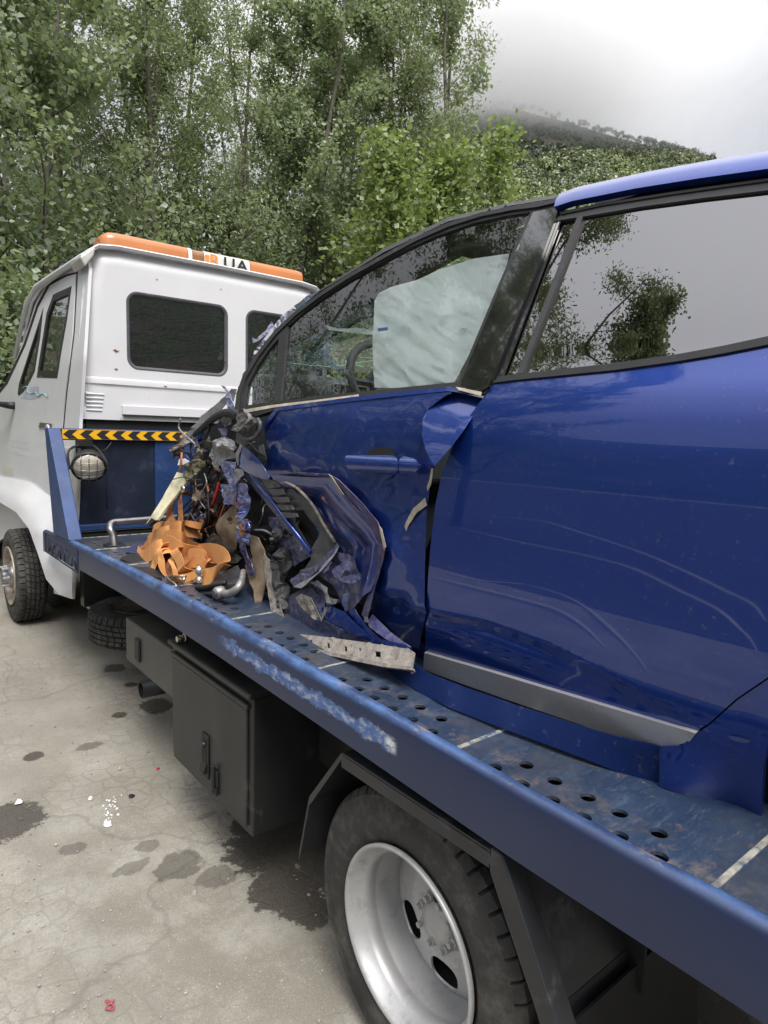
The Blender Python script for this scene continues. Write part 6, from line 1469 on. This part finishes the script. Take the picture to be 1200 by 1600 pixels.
ribbon('strap_band', B(z6, [(360, 1020, .16, .1, -1, 0), (375, 1080, .13, 0, -1, 0), (390, 1150, .118, 0, -1, 0), (395, 1165, .116, 0, -1, 0)]), .06, strap_m, strap)
ribbon('strap_band', B(z6, [(480, 1000, .22, .2, -.2, 1), (550, 980, .20, .1, -.2, 1), (610, 1010, .21, .2, -.5, 1), (600, 1080, .22, .2, -1, .4), (520, 1120, .19, .1, .5, 1), (460, 1140, .165, .1, .3, 1)]), WB_ * .9, strap_m, strap)
ribbon('strap_band', B(z6, [(570, 965, .30, .2, .4, 1), (640, 955, .26, 0, .2, 1), (720, 965, .24, 0, 0, 1), (785, 1000, .23, 0, -.5, 1), (795, 1050, .22, .1, -1, .6), (740, 1100, .20, .1, -.6, 1), (680, 1150, .175, .1, -.2, 1), (610, 1170, .17, .2, 0, 1)]), WB_, strap_m, strap)
ribbon('strap_band', B(z6, [(250, 900, .25, .2, .3, 1), (330, 960, .23, .2, 0, 1), (430, 980, .23, .1, 0, 1), (520, 1040, .25, .2, 0, 1)]), WB_, strap_dirty, strap)
shard('strap_fold', [(*z6(x, y), X) for x, y, X in [(160, 850, .27), (250, 770, .27), (340, 745, .27), (455, 765, .28), (475, 900, .26), (590, 960, .28), (640, 1060, .24), (640, 1130, .20), (540, 1200, .16), (430, 1225, .13), (330, 1200, .125), (230, 1160, .14), (150, 1100, .18), (80, 990, .22)]], strap_dirty, strap, res=5, crumple=.014, cs=14, thick=.004, kind='tps', smooth=True, inner=[(*z6(330, 1000), .19), (*z6(450, 1050), .18)])
ribbon('strap_band', B(z6, [(140, 1000, .22, .3, 1, .3), (190, 930, .20, .1, .6, .8), (270, 880, .20, 0, .2, 1), (350, 880, .20, 0, -.2, 1), (440, 930, .20, .1, -.5, .8)]), .07, strap_m, strap)
ribbon('strap_band', B(z6, [(440, 1080, .17, .2, -1, .2), (500, 1040, .18, .1, -.6, .7), (570, 1030, .20, .1, -.3, 1), (640, 1060, .22, .2, -.8, .6)]), .06, strap_m, strap)
ribbon('strap_band', B(z6, [(200, 1130, .145, .2, 1, .4), (215, 1050, .15, .1, 1, 0), (240, 960, .17, .1, 1, -.1), (300, 905, .19, .2, .8, -.6)]), .07, strap_m, strap)
HKP = [(325, 1160, .108), (345, 1185, .100), (375, 1205, .094), (395, 1235, .090), (398, 1262, .090)]
hk = MB()
hk.tube(spline([onX(*z6(a, b), X) for a, b, X in [(330, 1150, .112)] + HKP], 4), .0065, 8)
hk.tube(spline([onX(*z6(a, b), X) for a, b, X in [(460, 1150, .112), (455, 1178, .10), (425, 1205, .094), (412, 1235, .09), (412, 1262, .09)]], 4), .0065, 8)
hk.tube([onX(*z6(322, 1152, ), .112), onX(*z6(466, 1152), .112)], .0065, 8)
hk.out('hook', zinc, strap, smooth=True)

arm = empty('suspension_arm', tuple(onZ(345, 930, DZ)), 'broken suspension arm with ball joint lying on the deck beside the orange strap', 'car part')
def q6(x, y, X): return onX(*z6(x, y), X)
MB().tube(spline([q6(760, 1290, .135), q6(830, 1290, .15), q6(890, 1250, .165), q6(925, 1190, .19), q6(940, 1110, .23)], 6), [.016] * 18 + [.012] * 7, 8).out('arm_bar', alu, arm, smooth=True)
MB().lathe([(-.02, .001), (-.02, .016), (-.012, .024), (.012, .026), (.02, .024), (.022, .001)], q6(740, 1285, .13), 'x', 18).out('ball_joint', alu, arm, smooth=True)
MB().lathe([(-.028, .001), (-.028, .010), (-.018, .011)], q6(755, 1280, .128), 'x', 8).out('nut', steel, arm)
shard('arm_boot', [(*z6(545, 1265), .15), (*z6(600, 1215), .16), (*z6(680, 1180), .19), (*z6(760, 1110), .23), (*z6(900, 1060), .28), (*z6(930, 1150), .24), (*z6(880, 1210), .20), (*z6(780, 1230), .16), (*z6(690, 1290), .13), (*z6(600, 1300), .13), (*z6(560, 1295), .135)], black_guard, arm, res=4, crumple=.012, cs=22, thick=.02, smooth=True)
MB().tube(spline([q6(560, 1240, .14), q6(640, 1240, .135), q6(720, 1220, .145), q6(800, 1200, .17)], 5), .010, 8).out('arm_boot', matt_black, arm, smooth=True)
bj = empty('ball_stud', tuple(onX(*z6(580, 1200), .15)), 'small shiny ball stud standing up from the orange strap', 'car part')
b0 = q6(582, 1200, .145)
MB().lathe([(0, .012), (.02, .012), (.022, .008), (.035, .008), (.037, .015), (.046, .018), (.056, .017), (.066, .010), (.070, .001)], b0, 'z', 14).out('stud', nut_m, bj, smooth=True)
# scrap near the loading bar
for k, (pts, m_, lab) in enumerate([
    ([(190, 872), (215, 855), (240, 868), (262, 880), (250, 905), (225, 895)], matt_black, 'black crumpled plastic scrap between the deck rail and the orange strap'),
    ([(196, 862), (214, 846), (236, 850), (225, 866)], paint_torn, 'torn bit of blue bodywork by the loading bar foot'),
    ([(340, 905), (375, 880), (392, 895), (385, 925), (350, 920)], black_guard, 'dark plastic shard behind the broken suspension arm')]):
    P2 = [(a, b, float(onZ(a, b, DZ + .02)[0])) for a, b in pts]
    o = shard('plastic_scrap', P2, m_, None, res=5, crumple=.012, cs=18, thick=.004); tag(o, lab, 'scrap')
# ---------------------------------------------------------------- litter on the lot
def litter(name, px, py, r, m, lab, cat, h=.012, n=7, group=None):
    c = onZ(px, py, GZ + .006); c[2] = gz(c[0], c[1]) + .004
    V = [c + np.array([r * rnd.uniform(.5, 1.2) * math.cos(a), r * 1.2 * rnd.uniform(.5, 1.2) * math.sin(a), 0]) for a in np.linspace(0, 6.283, n + 1)[:-1]]
    T = [c + (v - c) * rnd.uniform(.5, .8) + np.array([0, 0, h * rnd.uniform(.6, 1.2)]) for v in V]
    F = [tuple(range(n, 2 * n))] + [(i, (i + 1) % n, n + (i + 1) % n, n + i) for i in range(n)]
    o = mesh(name, V + T, F, m); tag(o, lab, cat, group); return o
litter('stone', 168, 1292, .016, paper_m, 'white chip of rubble on the concrete left of the tool box', 'stone', .016)
litter('stone', 142, 1252, .010, paper_m, 'small white chip beside the smear of white crumbs', 'stone', .010)
litter('stone', 302, 1398 - 0, .012, stone_m, 'grey pebble below the twin oil stains', 'stone', .012)
litter('plastic_fragment', 205, 1248, .016, matt_black, 'flat black plastic fragment on the concrete near the tool box', 'fragment', .006)
litter('plastic_fragment', 247, 1205, .008, red_m, 'tiny red plastic fragment on the concrete under the tool box door', 'fragment', .006)
litter('glass_shard', 30, 1257, .020, paper_m, 'white shard in the big oil stain at the left edge', 'shard', .006)
litter('plastic_fragment', 187, 1206, .012, stone_m, 'grey fragment left of the tiny red one', 'fragment', .008)
V = []; c = onZ(175, 1265, GZ)
crumb = MB()
for k in range(26):
    p = onZ(175 + rnd.gauss(0, 9), 1268 + rnd.gauss(0, 9), GZ); p[2] = gz(p[0], p[1]) + .003; r = rnd.uniform(.002, .006)
    crumb.prism([p + np.array([r * math.cos(a), r * math.sin(a), 0]) for a in (0, 1.6, 3.1, 4.7)], (0, 0, r))
tag(crumb.out('rubble_crumbs', paper_m), 'smear of white crumbs on the concrete', 'rubble', kind='stuff')
gr_ = MB()
for k in range(500):
    px, py = rnd.uniform(-20, 520), rnd.uniform(1000, 1600) if rnd.random() < .6 else rnd.uniform(980, 1150)
    p = onZ(px, py, GZ); p[2] = gz(p[0], p[1]) + .002; r = rnd.uniform(.0012, .0042) * (1.6 if rnd.random() < .08 else 1)
    gr_.prism([p + np.array([r * rnd.uniform(.7, 1.3) * math.cos(a), r * rnd.uniform(.7, 1.3) * math.sin(a), 0]) for a in (0, 1.3, 2.6, 3.9, 5.1)], (0, 0, r * .8))
tag(gr_.out('grit', stone_m), 'fine grit scattered on the concrete', 'grit', kind='stuff')
th_ = []
for i in range(14):
    p = onZ(172 + 7 * math.cos(i * 1.9) * (1 + .3 * math.sin(i)), 1576 + 8 * math.sin(i * 1.3), GZ); p[2] = gz(p[0], p[1]) + .006 + .004 * (i % 2); th_.append(p)
tag(MB().tube(spline(th_, 4), .0016, 5).out('ribbon_scrap', mat('pink_red_ribbon', (.40, .09, .11), .7), smooth=True), 'tangled scrap of red ribbon on the concrete at the bottom left', 'litter')

# the asphalt road beside the lot: dark strip behind the photographer, mirrored by the car doors
asph = mat('asphalt', (.045, .045, .047), .85, 0, .3, 4, bump=.4, bs=120)
xs_ = np.linspace(-70, -2.5, 28); ys_ = np.linspace(-60, 60, 49)
V = [(x, y, gz(x, y) + .014 + .0) for y in ys_ for x in xs_]; n_ = len(xs_)
F = [(j * n_ + i, j * n_ + i + 1, (j + 1) * n_ + i + 1, (j + 1) * n_ + i) for j in range(len(ys_) - 1) for i in range(n_ - 1)]
tag(mesh('road', V, F, asph), kind='structure')
# painted lines, unseen behind the camera, shaped to mirror as arcs in the door
def mirrored_on_ground(px, py):
    P = PX(px, py); d = P - CAMP; d = d / np.linalg.norm(d); e = .01
    n = np.array([-1., float(XS(P[1] + e, P[2]) - XS(P[1] - e, P[2])) / (2 * e), float(XS(P[1], P[2] + e) - XS(P[1], P[2] - e)) / (2 * e)]); n /= np.linalg.norm(n)
    r = d - 2 * (d @ n) * n
    if r[2] > -.02: return None
    t = (P[2] - GZ) / -r[2]; return P + r * t
def z5(x, y): return 620 + x / 2.069, 640 + y / 2.069
for pts in ([(195, 340), (350, 355), (480, 370), (620, 410), (760, 455), (900, 515), (1050, 590), (1150, 640), (1195, 690)], [(185, 385), (300, 415), (450, 450), (600, 480), (750, 520), (900, 590), (1050, 660), (1120, 720), (1165, 790)],
            [(130, 525), (280, 560), (420, 570), (530, 600), (640, 670), (740, 760), (810, 850)], [(120, 555), (280, 595), (420, 630), (530, 665), (620, 720), (680, 775)]):
    G = [mirrored_on_ground(*z5(*p)) for p in pts]; G = [g_ for g_ in G if g_ is not None and math.hypot(g_[0], g_[1]) < 60]
    if len(G) < 3: continue
    C_ = spline(G, 6); V = []; F = []
    for j, c in enumerate(C_):
        t = C_[min(j + 1, len(C_) - 1)] - C_[max(j - 1, 0)]; t[2] = 0; t = t / (np.linalg.norm(t) + 1e-9); sd = np.array([-t[1], t[0], 0]) * (.0045 * abs(c[0] - .25) + .002) * min(1, .25 + 4 * min(j, len(C_) - 1 - j) / len(C_))
        for k in (-1, 1):
            q = c + sd * k; V.append((q[0], q[1], gz(q[0], q[1]) + .024))
    F = [(2 * j, 2 * j + 1, 2 * j + 3, 2 * j + 2) for j in range(len(C_) - 1)]
    tag(mesh('mirrored_marking', V, F, white_print), kind='structure')
